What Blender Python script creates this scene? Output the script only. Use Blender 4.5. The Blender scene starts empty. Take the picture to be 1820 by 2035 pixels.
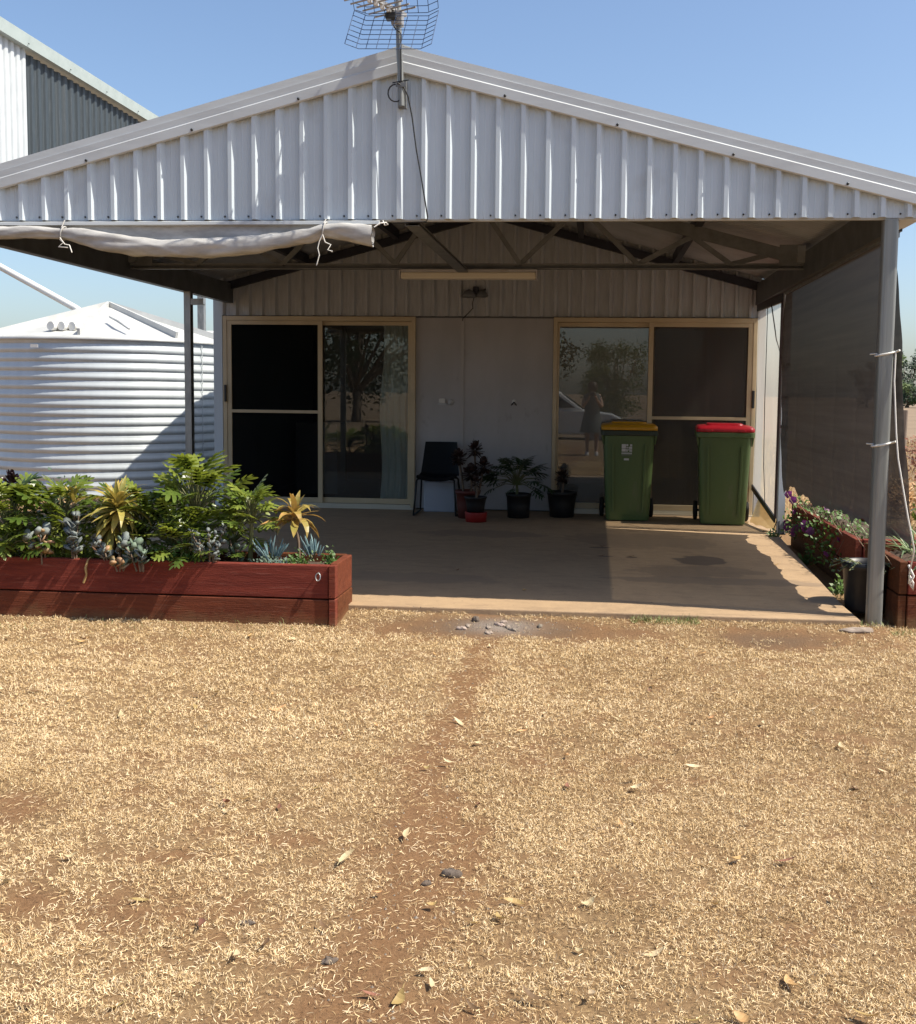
import bpy, bmesh, math, random
import numpy as np
from mathutils import Vector, Matrix, Quaternion, Euler
R = math.radians
sc = bpy.context.scene
col = sc.collection
random.seed(7)

# ---------------------------------------------------------------- camera
CAM = Vector((1.18202, -6.42485, 1.30915))
cr = Vector((0.99538379, 0.09526664, 0.011635))
cu = Vector((-0.01949994, 0.08204724, 0.99643766))
cf = Vector((-0.09397265, 0.99206477, -0.08352619))
cam = bpy.data.cameras.new('camera')
cam.sensor_fit = 'HORIZONTAL'
cam.sensor_width = 36.0
cam.lens = 2108.85 / 1820.0 * 36.0
cam.shift_x = -(980.34 - 910.0) / 1820.0
cam.shift_y = -(1017.0 - 956.0) / 1820.0
cam.clip_start = 0.02
cam.clip_end = 3000.0
camo = bpy.data.objects.new('camera', cam)
m = Matrix.Identity(4)
for i in range(3):
    m[i][0] = cr[i]; m[i][1] = cu[i]; m[i][2] = -cf[i]; m[i][3] = CAM[i]
camo.matrix_world = m
col.objects.link(camo)
sc.camera = camo

# ---------------------------------------------------------------- light
EL, AZ = R(53), R(8)                       # sun from +X, 8 degrees towards the camera
S = Vector((math.cos(AZ) * math.cos(EL), -math.sin(AZ) * math.cos(EL), math.sin(EL)))
w = bpy.data.worlds.new('World'); sc.world = w; w.use_nodes = True
nt = w.node_tree
bg = nt.nodes['Background']
sky = nt.nodes.new('ShaderNodeTexSky')
sky.sky_type = 'NISHITA'; sky.sun_disc = False
sky.sun_elevation = EL; sky.sun_rotation = R(98)
sky.altitude = 300; sky.air_density = 1.0; sky.dust_density = 2.3; sky.ozone_density = 3.0
nt.links.new(sky.outputs[0], bg.inputs['Color'])
bg.inputs['Strength'].default_value = 0.118
sun = bpy.data.lights.new('sun', 'SUN'); sun.energy = 4.8; sun.angle = R(0.53); sun.color = (1.0, 0.93, 0.80)
suno = bpy.data.objects.new('sun', sun); col.objects.link(suno)
suno.rotation_euler = (-S).to_track_quat('-Z', 'Y').to_euler()
sc.view_settings.view_transform = 'Standard'
sc.view_settings.look = 'None'
sc.view_settings.exposure = 0.68
sc.view_settings.gamma = 1.0
sc.view_settings.use_curve_mapping = False

# ---------------------------------------------------------------- materials
def new_mat(name):
    mt = bpy.data.materials.new(name); mt.use_nodes = True
    n = mt.node_tree.nodes; p = n['Principled BSDF']; o = n['Material Output']
    return mt, mt.node_tree, p, o

def N(nt, t, **kw):
    n = nt.nodes.new(t)
    for k, v in kw.items():
        if hasattr(n, k): setattr(n, k, v)
        else: n.inputs[k].default_value = v
    return n

def noise_fac(nt, scale, detail=4.0, rough=0.6, lo=0.35, hi=0.65, stretch=None, dist=0.0):
    tc = nt.nodes.new('ShaderNodeTexCoord')
    src = tc.outputs['Object']
    if stretch:
        mp = nt.nodes.new('ShaderNodeMapping'); mp.inputs['Scale'].default_value = stretch
        nt.links.new(src, mp.inputs['Vector']); src = mp.outputs[0]
    ns = nt.nodes.new('ShaderNodeTexNoise')
    ns.inputs['Scale'].default_value = scale; ns.inputs['Detail'].default_value = detail
    ns.inputs['Roughness'].default_value = rough; ns.inputs['Distortion'].default_value = dist
    nt.links.new(src, ns.inputs['Vector'])
    mr = nt.nodes.new('ShaderNodeMapRange')
    mr.inputs['From Min'].default_value = lo; mr.inputs['From Max'].default_value = hi
    nt.links.new(ns.outputs['Fac'], mr.inputs['Value'])
    return mr.outputs[0], ns.outputs['Fac']

def mixc(nt, fac, a, b):
    mx = nt.nodes.new('ShaderNodeMix'); mx.data_type = 'RGBA'
    for inp, v in ((mx.inputs[0], fac), (mx.inputs[6], a), (mx.inputs[7], b)):
        if hasattr(v, 'is_linked') or hasattr(v, 'links'): nt.links.new(v, inp)
        elif isinstance(v, (int, float)): inp.default_value = v
        else: inp.default_value = (*v, 1.0)
    return mx.outputs[2]

def mat(name, c, rough=0.6, metal=0.0, c2=None, scale=6.0, stretch=None, lo=0.35, hi=0.65, c3=None, scale3=60.0,
        bump=0.0, bscale=60.0, bstretch=None, spec=0.5, detail=4.0, vary=0.0, lo3=0.55, hi3=0.75, dist=0.0):
    mt, nt, p, o = new_mat(name)
    c = tuple(c)
    base = None
    if c2 is not None:
        f, _ = noise_fac(nt, scale, detail, 0.6, lo, hi, stretch, dist)
        base = mixc(nt, f, c, c2)
    if c3 is not None:
        f, _ = noise_fac(nt, scale3, 3.0, 0.6, lo3, hi3, stretch)
        base = mixc(nt, f, base if base is not None else c, c3)
    if vary > 0:
        oi = nt.nodes.new('ShaderNodeObjectInfo')
        hs = nt.nodes.new('ShaderNodeHueSaturation')
        mr = nt.nodes.new('ShaderNodeMapRange')
        mr.inputs['To Min'].default_value = 1 - vary; mr.inputs['To Max'].default_value = 1 + vary
        nt.links.new(oi.outputs['Random'], mr.inputs['Value'])
        nt.links.new(mr.outputs[0], hs.inputs['Value'])
        mh = nt.nodes.new('ShaderNodeMapRange')
        mh.inputs['To Min'].default_value = 0.5 + vary * 0.06; mh.inputs['To Max'].default_value = 0.5 - vary * 0.06
        nt.links.new(oi.outputs['Random'], mh.inputs['Value'])
        nt.links.new(mh.outputs[0], hs.inputs['Hue'])
        if base is not None: nt.links.new(base, hs.inputs['Color'])
        else: hs.inputs['Color'].default_value = (*c, 1)
        base = hs.outputs[0]
    if base is not None: nt.links.new(base, p.inputs['Base Color'])
    else: p.inputs['Base Color'].default_value = (*c, 1)
    p.inputs['Roughness'].default_value = rough
    p.inputs['Metallic'].default_value = metal
    p.inputs['Specular IOR Level'].default_value = spec
    if bump > 0:
        _, raw = noise_fac(nt, bscale, 5.0, 0.65, 0, 1, bstretch)
        b = nt.nodes.new('ShaderNodeBump'); b.inputs['Strength'].default_value = bump; b.inputs['Distance'].default_value = 0.01
        nt.links.new(raw, b.inputs['Height']); nt.links.new(b.outputs[0], p.inputs['Normal'])
    return mt

def add_translucent(mt, fac, c):
    nt = mt.node_tree; o = nt.nodes['Material Output']; p = nt.nodes['Principled BSDF']
    tr = nt.nodes.new('ShaderNodeBsdfTranslucent'); tr.inputs['Color'].default_value = (*c, 1)
    mx = nt.nodes.new('ShaderNodeMixShader'); mx.inputs[0].default_value = fac
    nt.links.new(p.outputs[0], mx.inputs[1]); nt.links.new(tr.outputs[0], mx.inputs[2])
    nt.links.new(mx.outputs[0], o.inputs['Surface'])
    return mt

def add_transparent(mt, fac, c=(1, 1, 1)):
    nt = mt.node_tree; o = nt.nodes['Material Output']
    src = o.inputs['Surface'].links[0].from_socket
    tr = nt.nodes.new('ShaderNodeBsdfTransparent'); tr.inputs['Color'].default_value = (*c, 1)
    mx = nt.nodes.new('ShaderNodeMixShader'); mx.inputs[0].default_value = fac
    nt.links.new(src, mx.inputs[1]); nt.links.new(tr.outputs[0], mx.inputs[2])
    nt.links.new(mx.outputs[0], o.inputs['Surface'])
    return mt

M = {}
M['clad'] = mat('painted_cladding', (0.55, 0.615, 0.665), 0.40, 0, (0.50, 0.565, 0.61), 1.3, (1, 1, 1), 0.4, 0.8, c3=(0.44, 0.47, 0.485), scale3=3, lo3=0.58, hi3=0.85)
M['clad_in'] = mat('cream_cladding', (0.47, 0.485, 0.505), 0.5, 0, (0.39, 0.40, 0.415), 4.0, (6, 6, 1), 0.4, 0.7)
M['barge'] = mat('white_flashing', (0.53, 0.555, 0.565), 0.4, 0, (0.45, 0.465, 0.47), 2.5, (1, 1, 6), 0.4, 0.75)
M['roof'] = mat('zinc_roofing', (0.43, 0.445, 0.46), 0.5, 0.25, (0.33, 0.34, 0.35), 3, None, 0.4, 0.7)
M['steel'] = mat('galvanised_steel', (0.38, 0.39, 0.39), 0.42, 0.7, (0.27, 0.285, 0.29), 14, (1, 1, 0.35), 0.4, 0.65)
M['pole'] = mat('galvanised_tube', (0.29, 0.297, 0.285), 0.40, 0.4, (0.18, 0.188, 0.18), 9, (3, 3, 0.12), 0.36, 0.66, c3=(0.30, 0.27, 0.22), scale3=4, lo3=0.55, hi3=0.8)
M['truss'] = mat('dusty_steel', (0.19, 0.197, 0.20), 0.55, 0.3, (0.135, 0.14, 0.142), 9)
M['rafter'] = mat('dark_rafter_steel', (0.030, 0.032, 0.045), 0.5, 0.2, (0.02, 0.02, 0.03), 7)  # dark steel; the blue of the mirrored sky is put into the colour
M['beam'] = mat('eave_beam_steel', (0.125, 0.133, 0.14), 0.5, 0.3, (0.085, 0.09, 0.095), 6)
M['panel'] = mat('painted_wall_panel', (0.44, 0.425, 0.43), 0.6, 0, (0.37, 0.355, 0.355), 1.8, (1, 1, .5), 0.35, 0.65, c3=(0.24, 0.22, 0.20), scale3=5, lo3=0.62, hi3=0.8, bump=0.04, bscale=90)
M['batten'] = mat('cover_batten', (0.43, 0.41, 0.40), 0.6)
M['frame'] = mat('cream_door_frame', (0.56, 0.45, 0.29), 0.4, 0, (0.48, 0.38, 0.235), 3)
M['sill'] = mat('door_sill_metal', (0.55, 0.50, 0.40), 0.4, 0.2)
M['black'] = mat('black_plastic', (0.012, 0.012, 0.013), 0.5, 0, (0.02, 0.02, 0.02), 12)
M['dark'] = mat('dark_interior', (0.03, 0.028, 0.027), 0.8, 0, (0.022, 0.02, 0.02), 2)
M['floor_in'] = mat('interior_floor', (0.10, 0.09, 0.08), 0.4, 0, (0.08, 0.07, 0.06), 4)
M['white_pvc'] = mat('white_pvc', (0.75, 0.74, 0.70), 0.4, 0, (0.66, 0.65, 0.6), 3)
M['tank'] = mat('tank_steel', (0.54, 0.575, 0.59), 0.34, 0.12, (0.47, 0.505, 0.52), 2, (3, 3, 0.5), 0.35, 0.7, spec=0.6)
M['tank_roof'] = mat('tank_roof_steel', (0.52, 0.525, 0.51), 0.45, 0, (0.43, 0.435, 0.425), 3)
M['shed_white'] = mat('shed_white_sheet', (0.50, 0.53, 0.55), 0.45, 0, (0.45, 0.48, 0.50), 3, (5, 5, 1))
M['shed_dark'] = mat('shed_slate_sheet', (0.046, 0.058, 0.066), 0.5, 0, (0.030, 0.040, 0.048), 3, (8, 8, 0.6), c3=(0.075, 0.088, 0.096), scale3=3)
M['shed_barge'] = mat('shed_gutter', (0.40, 0.46, 0.45), 0.4, 0, (0.35, 0.41, 0.40), 4)
M['sleeper'] = mat('red_stained_timber', (0.170, 0.046, 0.021), 0.8, 0, (0.105, 0.027, 0.013), 4, (0.8, 6, 9), 0.3, 0.7, c3=(0.20, 0.078, 0.046), scale3=7, lo3=0.56, hi3=0.8, spec=0.2,
                   bump=0.6, bscale=14, bstretch=(1, 9, 12), vary=0.25)
_nt = M['sleeper'].node_tree; _p = _nt.nodes['Principled BSDF']; _src = _p.inputs['Base Color'].links[0].from_socket
_tc = _nt.nodes.new('ShaderNodeTexCoord'); _sx = _nt.nodes.new('ShaderNodeSeparateXYZ'); _nt.links.new(_tc.outputs['Object'], _sx.inputs[0])
_f, _raw = noise_fac(_nt, 7, 6, 0.75, 0, 1)
_ad = _nt.nodes.new('ShaderNodeMath'); _ad.operation = 'MULTIPLY_ADD'; _ad.inputs[1].default_value = -0.22; _nt.links.new(_raw, _ad.inputs[0]); _nt.links.new(_sx.outputs[2], _ad.inputs[2])
_mr = _nt.nodes.new('ShaderNodeMapRange'); _mr.inputs['From Min'].default_value = 0.0; _mr.inputs['From Max'].default_value = -0.085; _mr.inputs['To Max'].default_value = 0.7; _nt.links.new(_ad.outputs[0], _mr.inputs['Value'])
_nt.links.new(mixc(_nt, _mr.outputs[0], _src, (0.20, 0.115, 0.055)), _p.inputs['Base Color'])
M['potsoil'] = mat('planter_soil', (0.05, 0.032, 0.022), 0.95, 0, (0.085, 0.055, 0.035), 30, bump=0.6, bscale=60)
M['canvas'] = mat('grey_canvas', (0.46, 0.45, 0.435), 0.85, 0, (0.32, 0.31, 0.295), 7, (1, 3, 3), bump=0.15, bscale=60)
M['rope'] = mat('white_rope', (0.72, 0.70, 0.65), 0.8)
M['string'] = mat('jute_string', (0.30, 0.20, 0.13), 0.9)
M['cable'] = mat('black_cable', (0.012, 0.012, 0.012), 0.5)
M['bin_green'] = mat('green_bin_plastic', (0.082, 0.135, 0.042), 0.45, 0, (0.100, 0.150, 0.056), 5, (1, 1, .3), 0.3, 0.7, c3=(0.15, 0.155, 0.095), scale3=9, lo3=0.60, hi3=0.85)
M['lid_yellow'] = mat('yellow_lid_plastic', (0.62, 0.31, 0.008), 0.4, 0, (0.54, 0.26, 0.008), 8)
M['lid_red'] = mat('red_lid_plastic', (0.52, 0.016, 0.032), 0.32, 0, (0.45, 0.012, 0.026), 8)
M['rubber'] = mat('wheel_rubber', (0.014, 0.012, 0.012), 0.7)
M['sticker'] = mat('sticker_print', (0.55, 0.56, 0.56), 0.5)
M['chair'] = mat('dark_chair_plastic', (0.004, 0.007, 0.010), 0.6, spec=0.2)
M['chrome'] = mat('dark_tube', (0.03, 0.03, 0.03), 0.4, 0.6)
M['pot_red'] = mat('red_pot', (0.30, 0.012, 0.010), 0.4, 0, (0.25, 0.010, 0.008), 6)
M['pot_dark_red'] = mat('dull_red_pot', (0.10, 0.018, 0.012), 0.6)
M['pot_black'] = mat('black_pot', (0.010, 0.010, 0.011), 0.45, 0, (0.018, 0.017, 0.017), 9)
M['diffuser'] = mat('light_diffuser', (0.66, 0.60, 0.48), 0.5)
M['curtain'] = add_translucent(mat('sheer_curtain', (0.85, 0.92, 0.88), 0.8), 0.35, (0.8, 0.86, 0.84))
M['alu'] = mat('antenna_aluminium', (0.42, 0.40, 0.37), 0.45, 0.5, (0.30, 0.28, 0.26), 30)
M['wire'] = mat('reflector_wire', (0.045, 0.075, 0.15), 0.5, 0.3)
M['grille'] = mat('outlet_plastic', (0.62, 0.61, 0.58), 0.5)
M['stone'] = mat('grey_stone', (0.145, 0.112, 0.088), 0.9, 0, (0.09, 0.068, 0.052), 25, bump=0.5, bscale=50)
M['rubble'] = mat('rubble_stone', (0.30, 0.245, 0.20), 0.9, 0, (0.20, 0.155, 0.12), 20, vary=0.3)
M['trunk'] = mat('tree_bark', (0.16, 0.12, 0.09), 0.9, 0, (0.09, 0.07, 0.05), 12, (1, 1, 0.3), bump=0.5, bscale=20)
M['timber_grey'] = mat('weathered_post', (0.27, 0.21, 0.16), 0.85, 0, (0.19, 0.145, 0.11), 14, (3, 3, 0.3), bump=0.3, bscale=30)
M['skin'] = mat('skin', (0.50, 0.32, 0.23), 0.55)
M['dress'] = mat('grey_dress', (0.12, 0.13, 0.125), 0.8, 0, (0.09, 0.10, 0.10), 20)
M['hair'] = mat('brown_hair', (0.06, 0.035, 0.02), 0.6)
M['shoe'] = mat('white_shoes', (0.6, 0.58, 0.55), 0.6)
M['car_white'] = mat('white_car_paint', (0.72, 0.72, 0.71), 0.25, 0, spec=0.6)
M['car_glass'] = mat('car_glass', (0.02, 0.025, 0.03), 0.06)
M['headlight'] = mat('headlight_glass', (0.6, 0.62, 0.65), 0.1, 0.3)
M['rim'] = mat('wheel_rim', (0.4, 0.4, 0.41), 0.35, 0.8)
M['phone'] = mat('phone_case', (0.02, 0.02, 0.022), 0.4)

def leafmat(name, c, c2, rough=0.45, tr=0.25, trc=None, vary=0.25, scale=14, spec=0.5):
    mt = mat(name, c, rough, 0, c2, scale, None, 0.35, 0.7, vary=vary, spec=spec)
    return add_translucent(mt, tr, trc or tuple(min(1, x * 1.8) for x in c))
M['philo'] = leafmat('philodendron_leaf', (0.095, 0.150, 0.024), (0.190, 0.240, 0.050), 0.33, 0.33, (0.30, 0.36, 0.04), 0.45)
M['philo_dark'] = leafmat('dark_philodendron_leaf', (0.018, 0.045, 0.014), (0.026, 0.06, 0.015), 0.4, 0.15)
M['yellow'] = leafmat('yellow_strap_leaf', (0.44, 0.34, 0.085), (0.24, 0.24, 0.055), 0.42, 0.25, (0.5, 0.36, 0.08), 0.35)
M['orange'] = leafmat('orange_strap_leaf', (0.44, 0.28, 0.09), (0.28, 0.25, 0.055), 0.42, 0.25, (0.5, 0.3, 0.08), 0.35)
M['silver'] = leafmat('silver_succulent_leaf', (0.225, 0.245, 0.235), (0.14, 0.165, 0.155), 0.95, 0.05, None, 0.22, spec=0.08)
M['olive'] = leafmat('grey_green_leaf', (0.17, 0.22, 0.17), (0.12, 0.17, 0.11), 0.85, 0.08, None, 0.25, spec=0.15)
M['tan'] = leafmat('withered_succulent_leaf', (0.38, 0.24, 0.12), (0.28, 0.17, 0.09), 0.6, 0.1, None, 0.3)
M['chalk'] = leafmat('blue_chalk_finger', (0.12, 0.20, 0.22), (0.17, 0.26, 0.27), 0.6, 0.05, None, 0.25)
M['aeon'] = leafmat('dark_aeonium_leaf', (0.020, 0.006, 0.010), (0.032, 0.010, 0.014), 0.35, 0.05, None, 0.3)
M['aeon_green'] = leafmat('bronze_aeonium_leaf', (0.040, 0.022, 0.014), (0.032, 0.012, 0.012), 0.4, 0.1, None, 0.3)
M['small_green'] = leafmat('small_green_leaf', (0.06, 0.13, 0.02), (0.10, 0.17, 0.03), 0.5, 0.2)
M['strap_green'] = leafmat('grey_green_strap_leaf', (0.12, 0.18, 0.07), (0.20, 0.26, 0.12), 0.45, 0.2)
M['petal'] = leafmat('purple_petal', (0.16, 0.040, 0.115), (0.11, 0.026, 0.09), 0.5, 0.3, (0.4, 0.06, 0.36), 0.3)
M['stemgreen'] = mat('green_stem', (0.10, 0.13, 0.04), 0.6, 0, (0.14, 0.12, 0.05), 10)
M['stembrown'] = mat('brown_stem', (0.12, 0.08, 0.05), 0.8, 0, (0.18, 0.13, 0.09), 25)
M['rust_weed'] = leafmat('rusty_dead_weed', (0.20, 0.085, 0.045), (0.28, 0.14, 0.08), 0.8, 0.2)
M['crown_a'] = leafmat('pale_gum_foliage', (0.10, 0.15, 0.045), (0.14, 0.18, 0.06), 0.6, 0.2, None, 0.2, 0.6)
M['crown_b'] = leafmat('dark_tree_foliage', (0.035, 0.06, 0.03), (0.05, 0.08, 0.035), 0.6, 0.15, None, 0.2, 0.6)
M['drop'] = leafmat('fallen_leaf', (0.46, 0.30, 0.12), (0.34, 0.20, 0.08), 0.6, 0.1, None, 0.35)
M['drop_brown'] = leafmat('brown_fallen_leaf', (0.20, 0.10, 0.05), (0.13, 0.065, 0.035), 0.7, 0.05, None, 0.3)
M['drop_pale'] = leafmat('pale_fallen_leaf', (0.58, 0.46, 0.28), (0.50, 0.36, 0.19), 0.6, 0.1, None, 0.2)

# shade cloth: a woven net, lets a little sun through
mt = mat('shade_cloth', (0.150, 0.135, 0.127), 0.9, 0, (0.108, 0.097, 0.091), 2.2, (1, 0.2, 9), bump=0.1, bscale=300)
M['cloth'] = add_transparent(mt, 0.065)
_nt = mt.node_tree; _mx = _nt.nodes['Material Output'].inputs['Surface'].links[0].from_node
_lw = _nt.nodes.new('ShaderNodeLayerWeight'); _lw.inputs['Blend'].default_value = 0.5
_mr = _nt.nodes.new('ShaderNodeMapRange'); _mr.inputs['From Min'].default_value = 0.85; _mr.inputs['From Max'].default_value = 0.2; _mr.inputs['To Min'].default_value = 0.02; _mr.inputs['To Max'].default_value = 0.10
_nt.links.new(_lw.outputs['Facing'], _mr.inputs['Value']); _nt.links.new(_mr.outputs[0], _mx.inputs[0])
mt = mat('security_mesh', (0.006, 0.006, 0.006), 0.8, spec=0.05)
M['mesh'] = add_transparent(mt, 0.50)
mt = mat('lit_security_mesh', (0.075, 0.067, 0.06), 0.8, spec=0.1)  # lighter copy of the mesh: sunlight and reflections put into its colour
M['mesh_lit'] = add_transparent(mt, 0.55)
mt = mat('clear_plastic_blind', (0.62, 0.60, 0.56), 0.35, 0, (0.52, 0.50, 0.46), 4, (4, 4, 0.7))
add_translucent(mt, 0.5, (0.62, 0.60, 0.55)); M['pvc'] = add_transparent(mt, 0.38, (0.95, 0.94, 0.9))
mt = mat('yellowed_plastic_flap', (0.50, 0.40, 0.20), 0.35, 0, (0.42, 0.32, 0.15), 6)
add_translucent(mt, 0.4, (0.6, 0.48, 0.25)); M['pvc_yellow'] = add_transparent(mt, 0.45, (0.95, 0.85, 0.6))
def glass(name, ior, tint, dust_haze=0.03):
    mt, nt, p, o = new_mat(name)
    nt.nodes.remove(p)
    fr = N(nt, 'ShaderNodeFresnel', IOR=ior)
    gl = nt.nodes.new('ShaderNodeBsdfGlossy'); gl.inputs['Roughness'].default_value = 0.004
    gl.inputs['Color'].default_value = (0.95, 0.95, 0.92, 1)
    tr = nt.nodes.new('ShaderNodeBsdfTransparent'); tr.inputs['Color'].default_value = (*tint, 1)
    mx = nt.nodes.new('ShaderNodeMixShader')
    nt.links.new(fr.outputs[0], mx.inputs[0]); nt.links.new(tr.outputs[0], mx.inputs[1]); nt.links.new(gl.outputs[0], mx.inputs[2])
    # slight waviness of the pane
    _, raw = noise_fac(nt, 1.3, 2, 0.5, 0, 1)
    b = nt.nodes.new('ShaderNodeBump'); b.inputs['Strength'].default_value = 0.02; b.inputs['Distance'].default_value = 0.02
    nt.links.new(raw, b.inputs['Height']); nt.links.new(b.outputs[0], gl.inputs['Normal'])
    df = nt.nodes.new('ShaderNodeBsdfDiffuse'); df.inputs['Color'].default_value = (0.36, 0.34, 0.31, 1)  # grey veil for haze and indoor light paling the reflections, put into colour
    m2 = nt.nodes.new('ShaderNodeMixShader'); m2.inputs[0].default_value = dust_haze
    nt.links.new(mx.outputs[0], m2.inputs[1]); nt.links.new(df.outputs[0], m2.inputs[2])
    nt.links.new(m2.outputs[0], o.inputs['Surface'])
    return mt
M['glass'] = glass('door_glass', 1.95, (0.5, 0.51, 0.50), 0.34)
M['glass_left'] = glass('clear_door_glass', 1.55, (0.85, 0.87, 0.86), 0.05)

# concrete slab: dust, wet stain, marks
mt, nt, p, o = new_mat('dusty_concrete')
f1, _ = noise_fac(nt, 1.1, 6, 0.62, 0.35, 0.68)
f2, _ = noise_fac(nt, 9, 6, 0.7, 0.45, 0.72, None, 0.3)
f3, _ = noise_fac(nt, 120, 3, 0.6, 0.3, 0.7)
c = mixc(nt, f1, (0.44, 0.298, 0.170), (0.33, 0.222, 0.128))
c = mixc(nt, f2, c, (0.47, 0.32, 0.18))
g = nt.nodes.new('ShaderNodeMath'); g.operation = 'MULTIPLY'; g.inputs[1].default_value = 0.5; nt.links.new(f3, g.inputs[0])
c = mixc(nt, g.outputs[0], c, (0.25, 0.18, 0.12))
def blot(c, cx, cy, rx, ry, colr, amt, wob=0.5):
    tc = nt.nodes.new('ShaderNodeTexCoord')
    mp = nt.nodes.new('ShaderNodeMapping'); mp.inputs['Location'].default_value = (-cx / rx, -cy / ry, 0); mp.inputs['Scale'].default_value = (1 / rx, 1 / ry, 0)
    nt.links.new(tc.outputs['Object'], mp.inputs['Vector'])
    ln = nt.nodes.new('ShaderNodeVectorMath'); ln.operation = 'LENGTH'; nt.links.new(mp.outputs[0], ln.inputs[0])
    ns = nt.nodes.new('ShaderNodeTexNoise'); ns.inputs['Scale'].default_value = 5; ns.inputs['Detail'].default_value = 5
    nt.links.new(tc.outputs['Object'], ns.inputs['Vector'])
    ad = nt.nodes.new('ShaderNodeMath'); ad.operation = 'MULTIPLY_ADD'; ad.inputs[1].default_value = wob; 
    nt.links.new(ns.outputs['Fac'], ad.inputs[0]); nt.links.new(ln.outputs['Value'], ad.inputs[2])
    mr = nt.nodes.new('ShaderNodeMapRange'); mr.inputs['From Min'].default_value = 1.0 + wob * .5; mr.inputs['From Max'].default_value = 0.85 + wob * .5
    mr.inputs['To Max'].default_value = amt
    nt.links.new(ad.outputs[0], mr.inputs['Value'])
    return mixc(nt, mr.outputs[0], c, colr)
f4, _ = noise_fac(nt, 3.2, 8, 0.75, 0.50, 0.66, (1, 3.5, 1), 0.6)
g4 = nt.nodes.new('ShaderNodeMath'); g4.operation = 'MULTIPLY'; g4.inputs[1].default_value = 0.45; nt.links.new(f4, g4.inputs[0])
c = mixc(nt, g4.outputs[0], c, (0.20, 0.135, 0.085))
f5, _ = noise_fac(nt, 38, 2, 0.5, 0.70, 0.74)
c = mixc(nt, f5, c, (0.10, 0.07, 0.05))
c = blot(c, 2.05, 2.02, 0.22, 0.26, (0.11, 0.08, 0.06), 0.8, 1.3)
c = blot(c, 1.95, 1.5, 0.5, 0.3, (0.19, 0.135, 0.09), 0.5, 1.6)
c = blot(c, 1.6, 3.1, 0.7, 0.5, (0.22, 0.155, 0.10), 0.5, 1.6)
c = blot(c, 2.1, 1.1, 0.8, 0.16, (0.20, 0.145, 0.10), 0.6, 1.2)
c = blot(c, 1.25, 2.6, 0.10, 0.05, (0.08, 0.05, 0.04), 0.7, 1.0)
c = blot(c, 1.5, 2.1, 0.05, 0.03, (0.06, 0.04, 0.03), 0.8, 0.8)
c = blot(c, 1.28, 2.12, 0.07, 0.025, (0.07, 0.05, 0.04), 0.8, 0.8)
c = blot(c, 0.2, 3.3, 0.6, 0.25, (0.21, 0.15, 0.105), 0.6, 1.4)
c = blot(c, -0.1, 0.9, 0.7, 0.2, (0.22, 0.16, 0.11), 0.5, 1.4)
nt.links.new(c, p.inputs['Base Color']); p.inputs['Roughness'].default_value = 0.72
_, raw = noise_fac(nt, 45, 6, 0.7, 0, 1)
b = nt.nodes.new('ShaderNodeBump'); b.inputs['Strength'].default_value = 0.25; b.inputs['Distance'].default_value = 0.01
nt.links.new(raw, b.inputs['Height']); nt.links.new(b.outputs[0], p.inputs['Normal'])
M['concrete'] = mt

# ground: red-brown soil where bare, straw thatch elsewhere (mask painted on the vertices: it is where the soil lies)
mt, nt, p, o = new_mat('dry_ground')
at = nt.nodes.new('ShaderNodeAttribute'); at.attribute_name = 'bare'
f1, _ = noise_fac(nt, 14, 8, 0.7, 0.3, 0.7)
f2, _ = noise_fac(nt, 90, 4, 0.7, 0.35, 0.7)
soil = mixc(nt, f1, (0.205, 0.110, 0.050), (0.125, 0.068, 0.034))
soil = mixc(nt, f2, soil, (0.235, 0.134, 0.068))
f6, _ = noise_fac(nt, 160, 3, 0.7, 0.58, 0.68)
soil = mixc(nt, f6, soil, (0.055, 0.032, 0.02))
straw = mixc(nt, f1, (0.21, 0.135, 0.070), (0.12, 0.076, 0.040))
straw = mixc(nt, f2, straw, (0.31, 0.205, 0.105))
ns = noise_fac(nt, 22, 6, 0.8, 0, 1)[0]
ad = nt.nodes.new('ShaderNodeMath'); ad.operation = 'MULTIPLY_ADD'; ad.inputs[1].default_value = 0.7; ad.inputs[2].default_value = -0.35
nt.links.new(ns, ad.inputs[0])
a2 = nt.nodes.new('ShaderNodeMath'); a2.operation = 'ADD'; a2.use_clamp = True
nt.links.new(ad.outputs[0], a2.inputs[0]); nt.links.new(at.outputs['Fac'], a2.inputs[1])
c = mixc(nt, a2.outputs[0], straw, soil)
at4 = nt.nodes.new('ShaderNodeAttribute'); at4.attribute_name = 'dark_soil'
c = mixc(nt, at4.outputs['Fac'], c, (0.125, 0.082, 0.052))
at2 = nt.nodes.new('ShaderNodeAttribute'); at2.attribute_name = 'grey'
c = mixc(nt, at2.outputs['Fac'], c, (0.25, 0.215, 0.19))
at3 = nt.nodes.new('ShaderNodeAttribute'); at3.attribute_name = 'field'
ff, _ = noise_fac(nt, 0.25, 8, 0.7, 0.3, 0.7)
fld = mixc(nt, ff, (0.27, 0.20, 0.135), (0.20, 0.145, 0.10))
c = mixc(nt, at3.outputs['Fac'], c, fld)
nt.links.new(c, p.inputs['Base Color']); p.inputs['Roughness'].default_value = 0.95; p.inputs['Specular IOR Level'].default_value = 0.15
_, raw = noise_fac(nt, 55, 8, 0.75, 0, 1)
b = nt.nodes.new('ShaderNodeBump'); b.inputs['Strength'].default_value = 0.7; b.inputs['Distance'].default_value = 0.012
nt.links.new(raw, b.inputs['Height']); nt.links.new(b.outputs[0], p.inputs['Normal'])
M['ground'] = mt

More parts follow.
